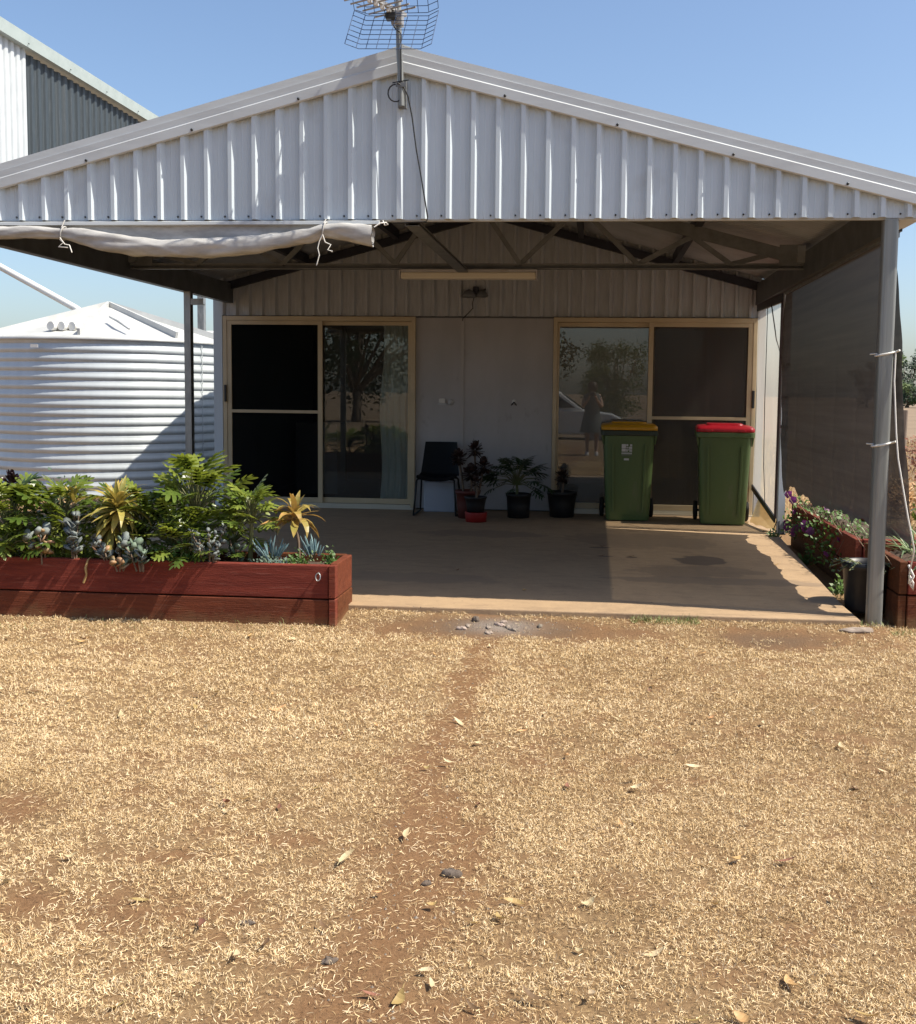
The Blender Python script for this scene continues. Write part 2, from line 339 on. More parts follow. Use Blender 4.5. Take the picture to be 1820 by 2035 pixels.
# straw blades take their colour from a per-blade attribute
mt, nt, p, o = new_mat('straw_blades')
at = nt.nodes.new('ShaderNodeAttribute'); at.attribute_name = 'tone'
cr_ = nt.nodes.new('ShaderNodeValToRGB')
e = cr_.color_ramp.elements
e[0].position = 0.0; e[0].color = (0.13, 0.072, 0.034, 1)
e[1].position = 1.0; e[1].color = (0.93, 0.75, 0.49, 1)
for pos, cc in ((0.22, (0.27, 0.165, 0.075)), (0.5, (0.58, 0.405, 0.200)), (0.8, (0.79, 0.595, 0.33))):
    x = e.new(pos); x.color = (*cc, 1)
nt.links.new(at.outputs['Fac'], cr_.inputs[0])
nt.links.new(cr_.outputs[0], p.inputs['Base Color']); p.inputs['Roughness'].default_value = 0.7; p.inputs['Specular IOR Level'].default_value = 0.25
M['straw'] = add_translucent(mt, 0.12, (0.5, 0.36, 0.18))

# ---------------------------------------------------------------- mesh helpers
class MB:
    def __init__(s): s.v = []; s.f = []; s.sm = []
    def add(s, vs, fs, smooth=False):
        k = len(s.v); s.v.extend([tuple(x) for x in vs]); s.f.extend([tuple(i + k for i in f) for f in fs]); s.sm.extend([smooth] * len(fs)); return s
    def box(s, x0, x1, y0, y1, z0, z1):
        return s.add([(x0, y0, z0), (x1, y0, z0), (x1, y1, z0), (x0, y1, z0), (x0, y0, z1), (x1, y0, z1), (x1, y1, z1), (x0, y1, z1)],
              [(0, 3, 2, 1), (4, 5, 6, 7), (0, 1, 5, 4), (1, 2, 6, 5), (2, 3, 7, 6), (3, 0, 4, 7)])
    def bar(s, a, b, wd, h, up=(0, 0, 1)):
        a = Vector(a); b = Vector(b); d = (b - a).normalized(); up = Vector(up)
        if abs(d.dot(up)) > 0.98: up = Vector((1, 0, 0))
        x = d.cross(up).normalized(); z = x.cross(d).normalized()
        q = [(-1, -1), (1, -1), (1, 1), (-1, 1)]
        vs = [a + x * (i * wd / 2) + z * (j * h / 2) for i, j in q] + [b + x * (i * wd / 2) + z * (j * h / 2) for i, j in q]
        return s.add(vs, [(3, 2, 1, 0), (4, 5, 6, 7), (0, 1, 5, 4), (1, 2, 6, 5), (2, 3, 7, 6), (3, 0, 4, 7)])
    def tube(s, pts, r, n=8, cap=True):
        pts = [Vector(p) for p in pts]; rs = r if isinstance(r, (list, tuple)) else [r] * len(pts)
        vs = []; fs = []
        d0 = (pts[1] - pts[0]).normalized()
        u = d0.orthogonal().normalized()
        for i, pp in enumerate(pts):
            d = (pts[min(i + 1, len(pts) - 1)] - pts[max(i - 1, 0)]).normalized()
            u = (u - d * u.dot(d)); u = u.normalized() if u.length > 1e-6 else d.orthogonal().normalized()
            v = d.cross(u)
            for k in range(n):
                a = 2 * math.pi * k / n
                vs.append(pp + (u * math.cos(a) + v * math.sin(a)) * rs[i])
        for i in range(len(pts) - 1):
            for k in range(n):
                fs.append((i * n + k, i * n + (k + 1) % n, (i + 1) * n + (k + 1) % n, (i + 1) * n + k))
        s.add(vs, fs, True)
        if cap:
            s.add(vs[:n], [tuple(range(n))[::-1]]); s.add(vs[-n:], [tuple(range(n))])
        return s
    def lathe(s, prof, c=(0, 0, 0), n=24, smooth=True, a0=0, a1=2 * math.pi):
        vs = []; fs = []; full = abs(a1 - a0 - 2 * math.pi) < 1e-6
        cnt = n if full else n + 1
        for rr, z in prof:
            for k in range(cnt):
                a = a0 + (a1 - a0) * k / n
                vs.append((c[0] + rr * math.cos(a), c[1] + rr * math.sin(a), c[2] + z))
        for i in range(len(prof) - 1):
            for k in range(n):
                k2 = (k + 1) % cnt
                fs.append((i * cnt + k, i * cnt + k2, (i + 1) * cnt + k2, (i + 1) * cnt + k))
        return s.add(vs, fs, smooth)
    def grid(s, nu, nv, fn, smooth=True):
        vs = [fn(i / nu, j / nv) for j in range(nv + 1) for i in range(nu + 1)]
        fs = [(j * (nu + 1) + i, j * (nu + 1) + i + 1, (j + 1) * (nu + 1) + i + 1, (j + 1) * (nu + 1) + i) for j in range(nv) for i in range(nu)]
        return s.add(vs, fs, smooth)
    def loft(s, secs, smooth=False, cap=True):
        n = len(secs[0]); vs = [p for q in secs for p in q]
        fs = [(i * n + k, i * n + (k + 1) % n, (i + 1) * n + (k + 1) % n, (i + 1) * n + k) for i in range(len(secs) - 1) for k in range(n)]
        s.add(vs, fs, smooth)
        if cap: s.add(secs[0], [tuple(range(n))[::-1]]); s.add(secs[-1], [tuple(range(n))])
        return s
    def prism(s, poly, y0, y1):          # poly in (x, z), extruded along y
        return s.loft([[(x, y0, z) for x, z in poly], [(x, y1, z) for x, z in poly]])

def mesh(name, mb, m, bevel=0.0, sub=0):
    me = bpy.data.meshes.new(name)
    me.from_pydata([tuple(v) for v in mb.v], [], mb.f)
    me.polygons.foreach_set('use_smooth', mb.sm)
    me.materials.append(m)
    if bevel > 0:
        bm = bmesh.new(); bm.from_mesh(me)
        bmesh.ops.remove_doubles(bm, verts=bm.verts, dist=1e-5)
        bmesh.ops.recalc_face_normals(bm, faces=bm.faces)
        bmesh.ops.bevel(bm, geom=[e for e in bm.edges if len(e.link_faces) == 2 and e.calc_face_angle(0) > 0.5], offset=bevel, segments=2, affect='EDGES', profile=0.5)
        bm.to_mesh(me); bm.free()
    me.update()
    return me

def base_of(parent):
    o = parent; loc = Vector((0, 0, 0))
    while o is not None: loc += Vector(o.location); o = o.parent
    return loc

def rrect(cx, cy, wx, wy, r, z, n=4):
    pts = []
    for sx, sy, a0 in ((1, 1, 0), (-1, 1, 90), (-1, -1, 180), (1, -1, 270)):
        for k in range(n + 1):
            a = R(a0 + 90 * k / n); pts.append((cx + sx * (wx / 2 - r) + r * math.cos(a), cy + sy * (wy / 2 - r) + r * math.sin(a), z))
    return pts
def obj(name, mb, m, parent=None, bevel=0.0, world=True, loc=None, rot=None):
    """one mesh object. world=True: vertices are given in world space and moved into the parent's frame"""
    me = mesh(name, mb, m, bevel) if isinstance(mb, MB) else mb
    o = bpy.data.objects.new(name, me); col.objects.link(o)
    if parent is not None:
        o.parent = parent
        if world and isinstance(mb, MB):
            me.transform(Matrix.Translation(-base_of(parent)))
    if loc is not None: o.location = loc
    if rot is not None: o.rotation_euler = rot
    return o

def tag(o, label=None, cat=None, group=None, kind=None):
    if label: o['label'] = label
    if cat: o['category'] = cat
    if group: o['group'] = group
    if kind: o['kind'] = kind
    return o

def thing(name, label, cat, loc=(0, 0, 0), rz=0.0, group=None):
    o = bpy.data.objects.new(name, None); col.objects.link(o)
    o.location = loc; o.rotation_euler = (0, 0, rz); o.empty_display_size = 0.1
    return tag(o, label, cat, group)

def inst(name, me, parent, mat_local):
    o = bpy.data.objects.new(name, me); col.objects.link(o); o.parent = parent
    o.matrix_local = mat_local
    return o

def top_mesh(name, mb, m, label, cat, loc=(0, 0, 0), group=None, bevel=0.0):
    me = mesh(name, mb, m, bevel); me.transform(Matrix.Translation(-Vector(loc)))
    o = bpy.data.objects.new(name, me); col.objects.link(o); o.location = loc
    return tag(o, label, cat, group)

# ---------------------------------------------------------------- numbers of the place (metres; z = 0 is the slab top)
D = 5.23          # back wall
SL = 0.2657       # roof slope
ZR = 3.27         # underside of roof sheets at the ridge
G = -0.08         # lawn level
def hnoise(x, y, s=0):
    return (math.sin(x * 2.1 + s) * math.cos(y * 1.7 + s * 2) + 0.5 * math.sin(x * 5.3 + y * 4.1 + s))

def vnoise(x, y, seed=0):
    """value noise for numpy arrays"""
    xi = np.floor(x).astype(np.int64); yi = np.floor(y).astype(np.int64); xf = x - xi; yf = y - yi
    def h(a, b):
        n = (a * 374761393 + b * 668265263 + seed * 1442695041) & 0x7fffffff
        n = ((n ^ (n >> 13)) * 1274126177) & 0x7fffffff
        n = (n ^ (n >> 16)) & 0xffff
        return n / 65535.0
    u = xf * xf * (3 - 2 * xf); v = yf * yf * (3 - 2 * yf)
    return (h(xi, yi) * (1 - u) + h(xi + 1, yi) * u) * (1 - v) + (h(xi, yi + 1) * (1 - u) + h(xi + 1, yi + 1) * u) * v
def fbm(x, y, seed=0, oct=4):
    t = 0; a = 0.5; n = 0
    for k in range(oct):
        t = t + a * vnoise(x * 2 ** k, y * 2 ** k, seed + k); n += a; a *= 0.5
    return t / n

def ground_z(x, y):
    near = np.clip((y + 0.55) / 0.42, 0, 1)                      # soil banks up to the slab front
    z = G + 0.05 * near * (np.abs(x) < 2.9) + 0.022 * (fbm(x * 1.3, y * 1.3, 3) - 0.5) + 0.010 * (fbm(x * 7, y * 7, 9, 3) - 0.5)
    z = np.where(y > -0.06, G - 0.01 + 0.0 * z, z)
    return np.where(np.hypot(x - 0.5, y) > 14, G - 0.01, z)

TR_Y = np.array([-6.5, -4.3, -3.9, -3.4, -2.7, -1.5, -0.9, -0.3])
TR_X = np.array([0.72, 0.69, 0.69, 0.69, 0.645, 0.62, 0.60, 0.55])
def bare(x, y):
    """1 = bare soil, 0 = full straw"""
    n1 = fbm(x * 3.1, y * 3.1, 21); n2 = fbm(x * 9, y * 9, 33, 3)
    tx = np.interp(y, TR_Y, TR_X)
    wdt = np.interp(y, [-6, -4.3, -3.7, -3.0, -2.3, -1.8, -1.2, -0.3], [0.22, 0.19, 0.14, 0.12, 0.15, 0.08, 0.07, 0.07])
    tr = np.exp(-((x - tx - 0.20 * (n1 - .5) - .10 * (n2 - .5)) / np.maximum(wdt + 0.16 * (n1 - 0.45), .03)) ** 2)
    tr = tr * np.clip(0.62 + 1.2 * fbm(x * 2, y * 1.6, 71), 0, 1.15)
    left = np.clip(1.25 - (x + 0.6) / 1.25, 0, 1) * np.clip((-2.5 - y) / 0.6, 0, 1)        # thin, patchy lawn at lower left
    pt = 0.9 * left * np.clip((n1 - 0.42) * 5, 0, 1) * np.clip((n2 - .25) * 3, 0, 1)
    def blob(cx, cy, rx, ry, a): return a * np.exp(-(((x - cx) / rx) ** 2 + ((y - cy) / ry) ** 2) ** 1.5)
    spots = blob(0.62, -0.34, 0.48, 0.19, 1.1) + blob(0.15, -0.45, 0.42, 0.20, 1.0) + blob(1.15, -0.38, 0.48, 0.18, 1.0) + blob(2.2, -0.40, 0.30, 0.20, 1.05) + blob(2.75, -0.30, .3, .14, .6)
    spots = spots + blob(-0.1, -3.47, 0.16, 0.07, 1) + blob(0.0, -3.75, 0.3, 0.09, .8) + blob(0.2, -3.3, .3, .06, .7) + blob(2.0, -2.6, .25, .12, .5) + blob(0.57, -1.45, .13, .22, .8)
    gen = 0.4 * np.clip((fbm(x * 1.3, y * 1.9, 55) - 0.53) * 5, 0, 1) * np.clip((n2 - .38) * 4, 0, 1)
    gen = gen + 0.5 * np.clip((fbm(x * 8, y * 11, 57, 3) - 0.56) * 7, 0, 1)
    return np.clip(tr + pt + spots * np.clip(0.4 + n2, 0, 1.1) + gen, 0, 1)

# ---------------------------------------------------------------- ground
gx = np.concatenate([[-900, -400, -180, -90, -50, -30, -20, -14, -10, -7], np.arange(-5, 6.01, 0.05), [7, 9, 12, 16, 22, 32, 50, 80, 130, 220, 400, 900]])
gy = np.concatenate([[-900, -400, -180, -90, -50, -30, -18, -12, -9, -7.5], np.arange(-6.5, 0.51, 0.05), [1, 2, 3, 4, 5, 6, 8, 11, 15, 20, 28, 40, 60, 90, 140, 220, 400, 1200]])
GX, GY = np.meshgrid(gx, gy)
GZ = ground_z(GX, GY)
BR = bare(GX, GY)
nx, ny = len(gx), len(gy)
me = bpy.data.meshes.new('ground')
me.vertices.add(nx * ny); me.vertices.foreach_set('co', np.stack([GX, GY, GZ], -1).reshape(-1).astype(np.float32))
ii = (np.arange(ny - 1)[:, None] * nx + np.arange(nx - 1)[None, :]).reshape(-1)
q = np.stack([ii, ii + 1, ii + nx + 1, ii + nx], -1).reshape(-1)
me.loops.add(len(q)); me.loops.foreach_set('vertex_index', q.astype(np.int32))
me.polygons.add(len(ii)); me.polygons.foreach_set('loop_start', (np.arange(len(ii)) * 4).astype(np.int32))
me.polygons.foreach_set('use_smooth', [True] * len(ii))
me.update(calc_edges=True)
a = me.attributes.new('bare', 'FLOAT', 'POINT'); a.data.foreach_set('value', BR.reshape(-1).astype(np.float32))
gr = np.exp(-(((GX - 0.66) / 0.20) ** 2 + ((GY + 0.33) / 0.13) ** 2)) * 0.85
a = me.attributes.new('grey', 'FLOAT', 'POINT'); a.data.foreach_set('value', gr.reshape(-1).astype(np.float32))
dk = 0.9 * np.clip(np.exp(-(((GX - 0.62) / .75) ** 2 + ((GY + .36) / .20) ** 2) ** 1.5) + np.exp(-(((GX - 2.2) / .32) ** 2 + ((GY + .40) / .20) ** 2) ** 1.5), 0, 1) * np.clip(fbm(GX * 5, GY * 7, 77) * 2.2 - .35, 0, 1)
a = me.attributes.new('dark_soil', 'FLOAT', 'POINT'); a.data.foreach_set('value', dk.reshape(-1).astype(np.float32))
fd = np.clip((np.hypot(GX, GY) - 9) / 8, 0, 1)
a = me.attributes.new('field', 'FLOAT', 'POINT'); a.data.foreach_set('value', fd.reshape(-1).astype(np.float32))
me.materials.append(M['ground'])
go = bpy.data.objects.new('ground', me); col.objects.link(go); tag(go, kind='structure')

# slab
mb = MB()
poly = [(-3.12, -0.095), (2.76, -0.105), (2.76, 0.35), (2.80, 1.2), (2.90, 3.2), (3.0, 5.23), (3.0, 13.2), (-3.12, 13.2)]
top = [(x, y, 0.0) for x, y in poly]; bot = [(x, y, -0.16) for x, y in poly]
mb.loft([bot, top])
slab = obj('concrete_slab', mb, M['concrete'], bevel=0.008); tag(slab, kind='structure')

# ---------------------------------------------------------------- ribbed cladding
PITCH = 0.1485
def rib_profile(x0, x1, off=-0.012, h=0.034):
    pts = [(x0, 0.0)]
    k = math.floor((x0 - off) / PITCH) - 1
    while off + k * PITCH < x1 + PITCH:
        c = off + k * PITCH
        for dx, d in ((-0.024, 0), (-0.013, h), (0.010, h), (0.032, 0), (0.058, 0), (0.062, 0.0018), (0.067, 0.0018), (0.071, 0), (0.090, 0), (0.094, 0.0018), (0.099, 0.0018), (0.103, 0)):
            x = c + dx
            if x0 + 1e-4 < x < x1 - 1e-4: pts.append((x, d))
        k += 1
    pts.append((x1, 0.0))
    return pts
def clad_sheet(x0, x1, y, z0, ztop, sgn=-1, thick=0.004):
    pr = rib_profile(x0, x1)
    mb = MB(); n = len(pr)
    f = [(x, y + sgn * d, z0) for x, d in pr] + [(x, y + sgn * d, ztop(x)) for x, d in pr]
    bk = [(x, y + sgn * d + thick, z0) for x, d in pr] + [(x, y + sgn * d + thick, ztop(x)) for x, d in pr]
    mb.add(f, [(i, i + 1, n + i + 1, n + i) for i in range(n - 1)])
    mb.add(bk, [(i + 1, i, n + i, n + i + 1) for i in range(n - 1)])
    mb.add(f + bk, [(i + 1, i, 2 * n + i, 2 * n + i + 1) for i in range(n - 1)] + [(n + i, n + i + 1, 3 * n + i + 1, 3 * n + i) for i in range(n - 1)])
    return mb
def roof_sheet(xa, xb, y0, y1, zfun, pitch=0.076, amp=0.008):
    n = max(4, int(round((y1 - y0) / pitch)) * 8)
    mb = MB()
    def fn(u, v):
        y = y0 + (y1 - y0) * u; x = xa + (xb - xa) * v
        return (x, y, zfun(x) + amp + amp * math.sin(2 * math.pi * y / pitch))
    return mb.grid(n, 1, fn)
zroof = lambda x: ZR - SL * abs(x)

# ================================================================ CARPORT
cp = thing('carport', 'open gable carport with white ribbed front gable, steel posts and zinc roof', 'carport', (0, 2.6, 0))
EDGE = 3.06
XS = [-EDGE + i * (2 * EDGE / 8.24) for i in range(9)]
xs = []
x = -0.012 + PITCH * 0.5 - 5 * PITCH * 4
while x < -EDGE + 0.2: x += PITCH * 5
cuts = [-EDGE]
while x < EDGE - 0.2: cuts.append(x); x += PITCH * 5
cuts.append(EDGE)
for a_, b_ in zip(cuts[:-1], cuts[1:]):
    obj('cladding_sheet', clad_sheet(a_, b_, 0.0, 2.34, lambda x: 3.255 - 0.2645 * abs(x)), M['clad'], cp)
# screws along the foot of the gable
mb = MB()
k = -20
while -0.012 + k * PITCH < EDGE - .05:
    c = -0.012 + k * PITCH - 0.045
    if c > -EDGE + 0.05 and k % 7 != 3: mb.lathe([(0.0, -0.0), (0.006, -0.001), (0.006, 0.003)], (0, 0, 0), 6)
    if c > -EDGE + 0.05 and k % 7 != 3:
        m_ = len(mb.v) - 18
        for i in range(m_, len(mb.v)):
            v = mb.v[i]; mb.v[i] = (c + v[0], -0.002 + v[2] * -1.5, 2.362 + v[1])
    k += 1
tag(obj('screw', mb, M['chrome'], cp), kind='stuff')
# lower rail behind the sheets
obj('fascia_rail', MB().box(-EDGE, EDGE, 0.008, 0.045, 2.332, 2.40), M['barge'], cp)
# barge capping, two halves: lower face, bright fold, upper band, return
for sx, nm in ((-1, 'left'), (1, 'right')):
    prof = [(-0.038, -0.006), (-0.049, 0.0), (-0.049, 0.056), (-0.041, 0.063), (-0.042, 0.104), (-0.037, 0.106), (-0.036, 0.150), (0.09, 0.158), (0.09, 0.150), (-0.012, 0.140), (-0.012, 0.0)]
    mb = MB()
    def sec(x): return [(sx * x, y, 3.195 - 0.2625 * x + z) for y, z in prof]
    a_, b_ = sec(0.0), sec(3.13)
    if sx < 0: a_, b_ = b_, a_
    mb.loft([a_, b_])
    bo = obj('barge_capping', mb, M['barge'], cp)
    mb = MB()
    for t in (0.62, 1.28, 1.95, 2.6):
        mb.lathe([(0, 0), (0.008, 0.0), (0.008, 0.01)], (sx * t, 0, 0), 6)
        for i in range(len(mb.v) - 18, len(mb.v)):
            v = mb.v[i]; mb.v[i] = (v[0], -0.050 - (0.008 - v[2]), 3.195 - 0.2625 * t + 0.012 + v[1])
    tag(obj('screw', mb, M['chrome'], bo), kind='stuff')
# roof sheets over the carport
for i in range(7):
    y0 = 0.0 + i * (D + 0.02) / 7; y1 = (i + 1) * (D + 0.02) / 7
    for sx in (-1, 1):
        obj('roof_sheet', roof_sheet(0.0, sx * 3.10, y0, y1, lambda x: zroof(x) + 0.055 - 0.0), M['roof'], cp)
obj('ridge_capping', MB().loft([[(-0.16, y, ZR + .055 + .022 - SL * .16), (0, y, ZR + .09), (0.16, y, ZR + .055 + .022 - SL * .16), (0, y, ZR + .082)] for y in (-0.02, D)]), M['barge'], cp)
# purlins
def csec(mb, a, b, wd, h, lip=0.018, t=0.003, open_dir=1):
    a = Vector(a); b = Vector(b); d = (b - a).normalized(); up = Vector((0, 0, 1)); x = d.cross(up).normalized() * open_dir; z = x.cross(d).normalized()
    if z.z < 0: z = -z
    pr = [(wd / 2, h / 2 - lip), (wd / 2, h / 2), (-wd / 2, h / 2), (-wd / 2, -h / 2), (wd / 2, -h / 2), (wd / 2, -h / 2 + lip),
          (wd / 2 - t, -h / 2 + lip), (wd / 2 - t, -h / 2 + t), (-wd / 2 + t, -h / 2 + t), (-wd / 2 + t, h / 2 - t), (wd / 2 - t, h / 2 - t), (wd / 2 - t, h / 2 - lip)]
    mb.loft([[p_ + x * i + z * j for i, j in pr] for p_ in (a, b)]); return mb
for px in (-2.0, -1.0, -0.12, 0.12, 1.0, 2.0):
    z = zroof(px) - 0.002
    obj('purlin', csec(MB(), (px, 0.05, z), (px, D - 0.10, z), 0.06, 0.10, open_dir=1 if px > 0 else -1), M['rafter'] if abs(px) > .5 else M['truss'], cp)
# eave beams and gutters
for sx in (-1, 1):
    ex = 2.90
    obj('eave_beam', csec(MB(), (sx * ex, 0.03, 2.375), (sx * ex, D - 0.012, 2.375), 0.075, 0.215, open_dir=1 if sx > 0 else -1), M['beam'], cp)
    gt = MB()
    gp = [(2.965, 2.475), (2.965, 2.355), (3.075, 2.355), (3.085, 2.475), (3.078, 2.475), (3.068, 2.362), (2.972, 2.362), (2.972, 2.475)]
    gt.prism([(sx * a, b) for a, b in gp], 0.03, 13.2)
    obj('gutter', gt, M['barge'], cp)
    obj('end_flashing', MB().box(min(sx * 3.064, sx * 3.13), max(sx * 3.064, sx * 3.13), -0.035, 0.026, 2.345, 2.42), M['barge'], cp)
# posts
def tube_post(name, pts, r, mt): return obj(name, MB().tube(pts, r, 20), mt, cp)
for px_ in (2.868, -2.868):
    obj('front_post', MB().loft([rrect(px_, 0.035, .086, .086, .020, z_) for z_ in (-0.2, 2.33)], True, False), M['pole'], cp)
pr = [(-0.045, -0.03), (0.045, -0.03), (0.045, 0.03), (-0.045, 0.03)]
for sx, mtp in ((-1, 'steel'), (1, 'shed_white')):  # right post whitened: its sunlit look is put into the colour
    mb = MB(); csec_pts = None
    cx, cy = (-2.86, 3.90) if sx < 0 else (2.955, 3.79)
    mb.box(cx - 0.035, cx - 0.026, cy - 0.04, cy + 0.04, 0.0, 2.268)
    mb.box(cx - 0.0258, cx + 0.03, cy + 0.036, cy + 0.04, 0.0, 2.268)
    mb.box(cx - 0.0258, cx + 0.03, cy - 0.04, cy - 0.036, 0.0, 2.268)
    mb.box(cx + 0.026, cx + 0.03, cy - 0.0358, cy - 0.018, 0.0, 2.268)
    mb.box(cx + 0.026, cx + 0.03, cy + 0.018, cy + 0.0358, 0.0, 2.268)
    obj('rear_post', mb, M[mtp], cp)
obj('post_bracket', MB().box(-2.826, -2.70, 3.862, 3.868, 2.14, 2.20).box(-2.826, -2.70, 3.8682, 3.925, 2.14, 2.145), M['steel'], cp)
obj('post_foot', MB().box(2.915, 2.995, 3.735, 3.845, 0.0, 0.012).box(2.93, 2.936, 3.74, 3.8, 0.0122, 0.13).box(2.975, 2.981, 3.74, 3.8, 0.0122, 0.13), M['chrome'], cp)
# mid truss
ty = 2.6
tr = obj('truss', csec(MB(), (-2.87, ty, 2.365), (2.87, ty, 2.365), 0.045, 0.05, 0.012), M['truss'], cp)
for sx in (-1, 1):
    obj('top_chord', MB().bar((0, ty, zroof(0) - 0.11), (sx * 2.84, ty, zroof(2.84) - 0.11 + 0.02), 0.04, 0.10), M['truss'], tr)
    obj('end_plate', MB().box(min(sx * 2.66, sx * 2.86), max(sx * 2.66, sx * 2.86), ty - 0.03, ty - 0.022, 2.372, 2.54), M['truss'], tr)
    obj('end_cleat', MB().box(min(sx * 2.80, sx * 2.862), max(sx * 2.80, sx * 2.862), ty - 0.06, ty - 0.032, 2.395, 2.53), M['steel'], tr)
    nb = [0.53, 1.51, 2.27]; ntp = [0.02, 1.02, 1.95, 2.66]
    for i in range(3):
        for xa in (ntp[i], ntp[i + 1]):
            zz = zroof(xa) - 0.14 + (0.0 if xa < 2.6 else 0.06)
            e_ = -0.012 if xa == ntp[i] else 0.012
            obj('web', MB().bar((sx * nb[i], ty + e_, 2.385), (sx * xa, ty + e_, zz), 0.022, 0.04), M['truss'], tr)
obj('tie_brace', csec(MB(), (0.055, 0.05, 2.325), (0.055, 2.56, 2.325), 0.085, 0.03, 0.008), M['truss'], cp)
# small braces near the back rafters
for sx in (-1, 1):
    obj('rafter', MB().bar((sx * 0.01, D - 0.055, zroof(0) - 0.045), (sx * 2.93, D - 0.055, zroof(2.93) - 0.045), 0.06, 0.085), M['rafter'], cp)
# screen rail on the right
obj('screen_rail', MB().bar((2.925, 0.08, 2.255), (2.925, 3.74, 2.255), 0.025, 0.028), M['steel'], cp)

# ================================================================ HOUSE
hs = thing('house', 'cream ribbed house end wall at the back of the carport with two sliding doors', 'house', (0, D, 0))
HW0, HW1 = -3.05, 2.945
zt = lambda x: zroof(x) + 0.064
x = -0.012 + PITCH * 0.5 - 5 * PITCH * 4
cuts = [HW0 + 0.02]
while x < HW1 - 0.2:
    if x > HW0 + 0.25: cuts.append(x)
    x += PITCH * 5
cuts.append(HW1 - 0.02)
for a_, b_ in zip(cuts[:-1], cuts[1:]):
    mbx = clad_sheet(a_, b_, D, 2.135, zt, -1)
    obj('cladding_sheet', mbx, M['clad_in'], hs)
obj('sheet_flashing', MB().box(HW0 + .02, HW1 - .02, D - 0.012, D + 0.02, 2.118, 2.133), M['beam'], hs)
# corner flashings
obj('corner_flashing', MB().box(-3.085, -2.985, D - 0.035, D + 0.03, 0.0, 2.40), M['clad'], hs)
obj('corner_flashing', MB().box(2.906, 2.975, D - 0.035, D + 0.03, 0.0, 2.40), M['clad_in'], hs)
# flat wall panels between the doors
obj('wall_panel', MB().box(-0.795, -0.283, D - 0.004, D + 0.03, 0.015, 2.116), M['panel'], hs)
obj('wall_panel', MB().box(-0.281, 0.715, D - 0.004, D + 0.03, 0.015, 2.116), M['panel'], hs)
obj('cover_strip', MB().box(-0.299, -0.262, D - 0.014, D - 0.0045, 0.02, 2.112), M['batten'], hs)
# two framed sliding doors
def door(x0, x1, xm0, xm1, screen_left):
    y0, y1 = D - 0.055, D + 0.05
    fr = MB()
    fr.box(x0, x0 + 0.045, y0, y1, 0.02, 2.125); fr.box(x1 - 0.045, x1, y0, y1, 0.02, 2.125)
    fr.box(x0 + 0.0452, x1 - 0.0452, y0, y1, 2.075, 2.125)
    dr = obj('sliding_door', fr, M['frame'], hs, bevel=0.003)
    obj('sill', MB().box(x0 - .01, x1 + .01, y0 - 0.03, y1, 0.0, 0.019).box(x0 + .046, x1 - .046, y0 + 0.002, y1, 0.0192, 0.05).box(x0 + .046, x1 - .046, y0 - .012, y0, 0.0192, 0.034), M['sill'], dr)
    def leaf(a, b, y, rail=None, t=0.042):
        l = MB()
        l.box(a, a + t, y, y + 0.03, 0.052, 2.073); l.box(b - t, b, y, y + 0.03, 0.052, 2.073)
        l.box(a + t + .0002, b - t - .0002, y, y + 0.03, 0.052, 0.11); l.box(a + t + .0002, b - t - .0002, y, y + 0.03, 2.03, 2.073)
        if rail: l.box(a + t + .0002, b - t - .0002, y - 0.004, y + 0.026, rail - 0.017, rail + 0.017)
        obj('leaf_frame', l, M['frame'], dr, bevel=0.002)
    def pane(nm, a, b, y, mt):
        obj(nm, MB().box(a, b, y, y + 0.005, 0.10, 2.04), mt, dr)
    if screen_left:
        leaf(x0 + .046, xm1, D - 0.048, 1.068, 0.05); leaf(xm0, x1 - .046, D - 0.002)
        pane('screen_mesh', x0 + .09, xm1 - .045, D - 0.034, M['mesh'])
        pane('glass_pane', xm0 + .03, x1 - .08, D + 0.012, M['glass_left'])
        hx = x0 + 0.03
    else:
        leaf(xm0, x1 - .046, D - 0.048, 1.054, 0.05); leaf(x0 + .046, xm1, D - 0.002, None, 0.02)
        pane('glass_pane', x0 + .06, xm1 - .02, D + 0.012, M['glass'])
        pane('screen_mesh', xm0 + .045, x1 - .09, D - 0.034, M['mesh_lit'])
        pane('glass_pane', xm0 + .03, x1 - .08, D + 0.016, M['glass'])
        hx = x1 - 0.03
    obj('handle', MB().box(hx - 0.014, hx + 0.014, y0 - 0.022, y0 - 0.001, 1.17, 1.36), M['black'], dr, bevel=0.008)
door(-2.972, -0.797, -1.912, -1.840, True)
door(0.719, 2.892, 1.745, 1.815, False)
# body of the house behind
mb = MB()
mb.box(HW0, HW0 + 0.09, D + 0.055, 13.1, 0.001, 2.42); mb.box(HW1 - 0.09, HW1, D + 0.055, 13.1, 0.001, 2.42)
mb.prism([(HW0, 0.001), (HW1, 0.001), (HW1, 2.46), (0, 3.25), (HW0, 2.46)], 13.0, 13.1)
obj('outer_wall', mb, M['clad'], hs)
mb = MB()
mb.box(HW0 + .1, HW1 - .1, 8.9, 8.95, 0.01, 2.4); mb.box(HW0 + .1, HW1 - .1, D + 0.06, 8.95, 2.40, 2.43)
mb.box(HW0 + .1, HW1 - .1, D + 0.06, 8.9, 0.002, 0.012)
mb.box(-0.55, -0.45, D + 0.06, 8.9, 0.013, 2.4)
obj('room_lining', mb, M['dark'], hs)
for sx in (-1, 1):
    obj('house_roof_sheet', roof_sheet(0.0, sx * 3.10, D + 0.03, 13.2, lambda x: zroof(x) + 0.055, 0.152, 0.008), M['roof'], hs)
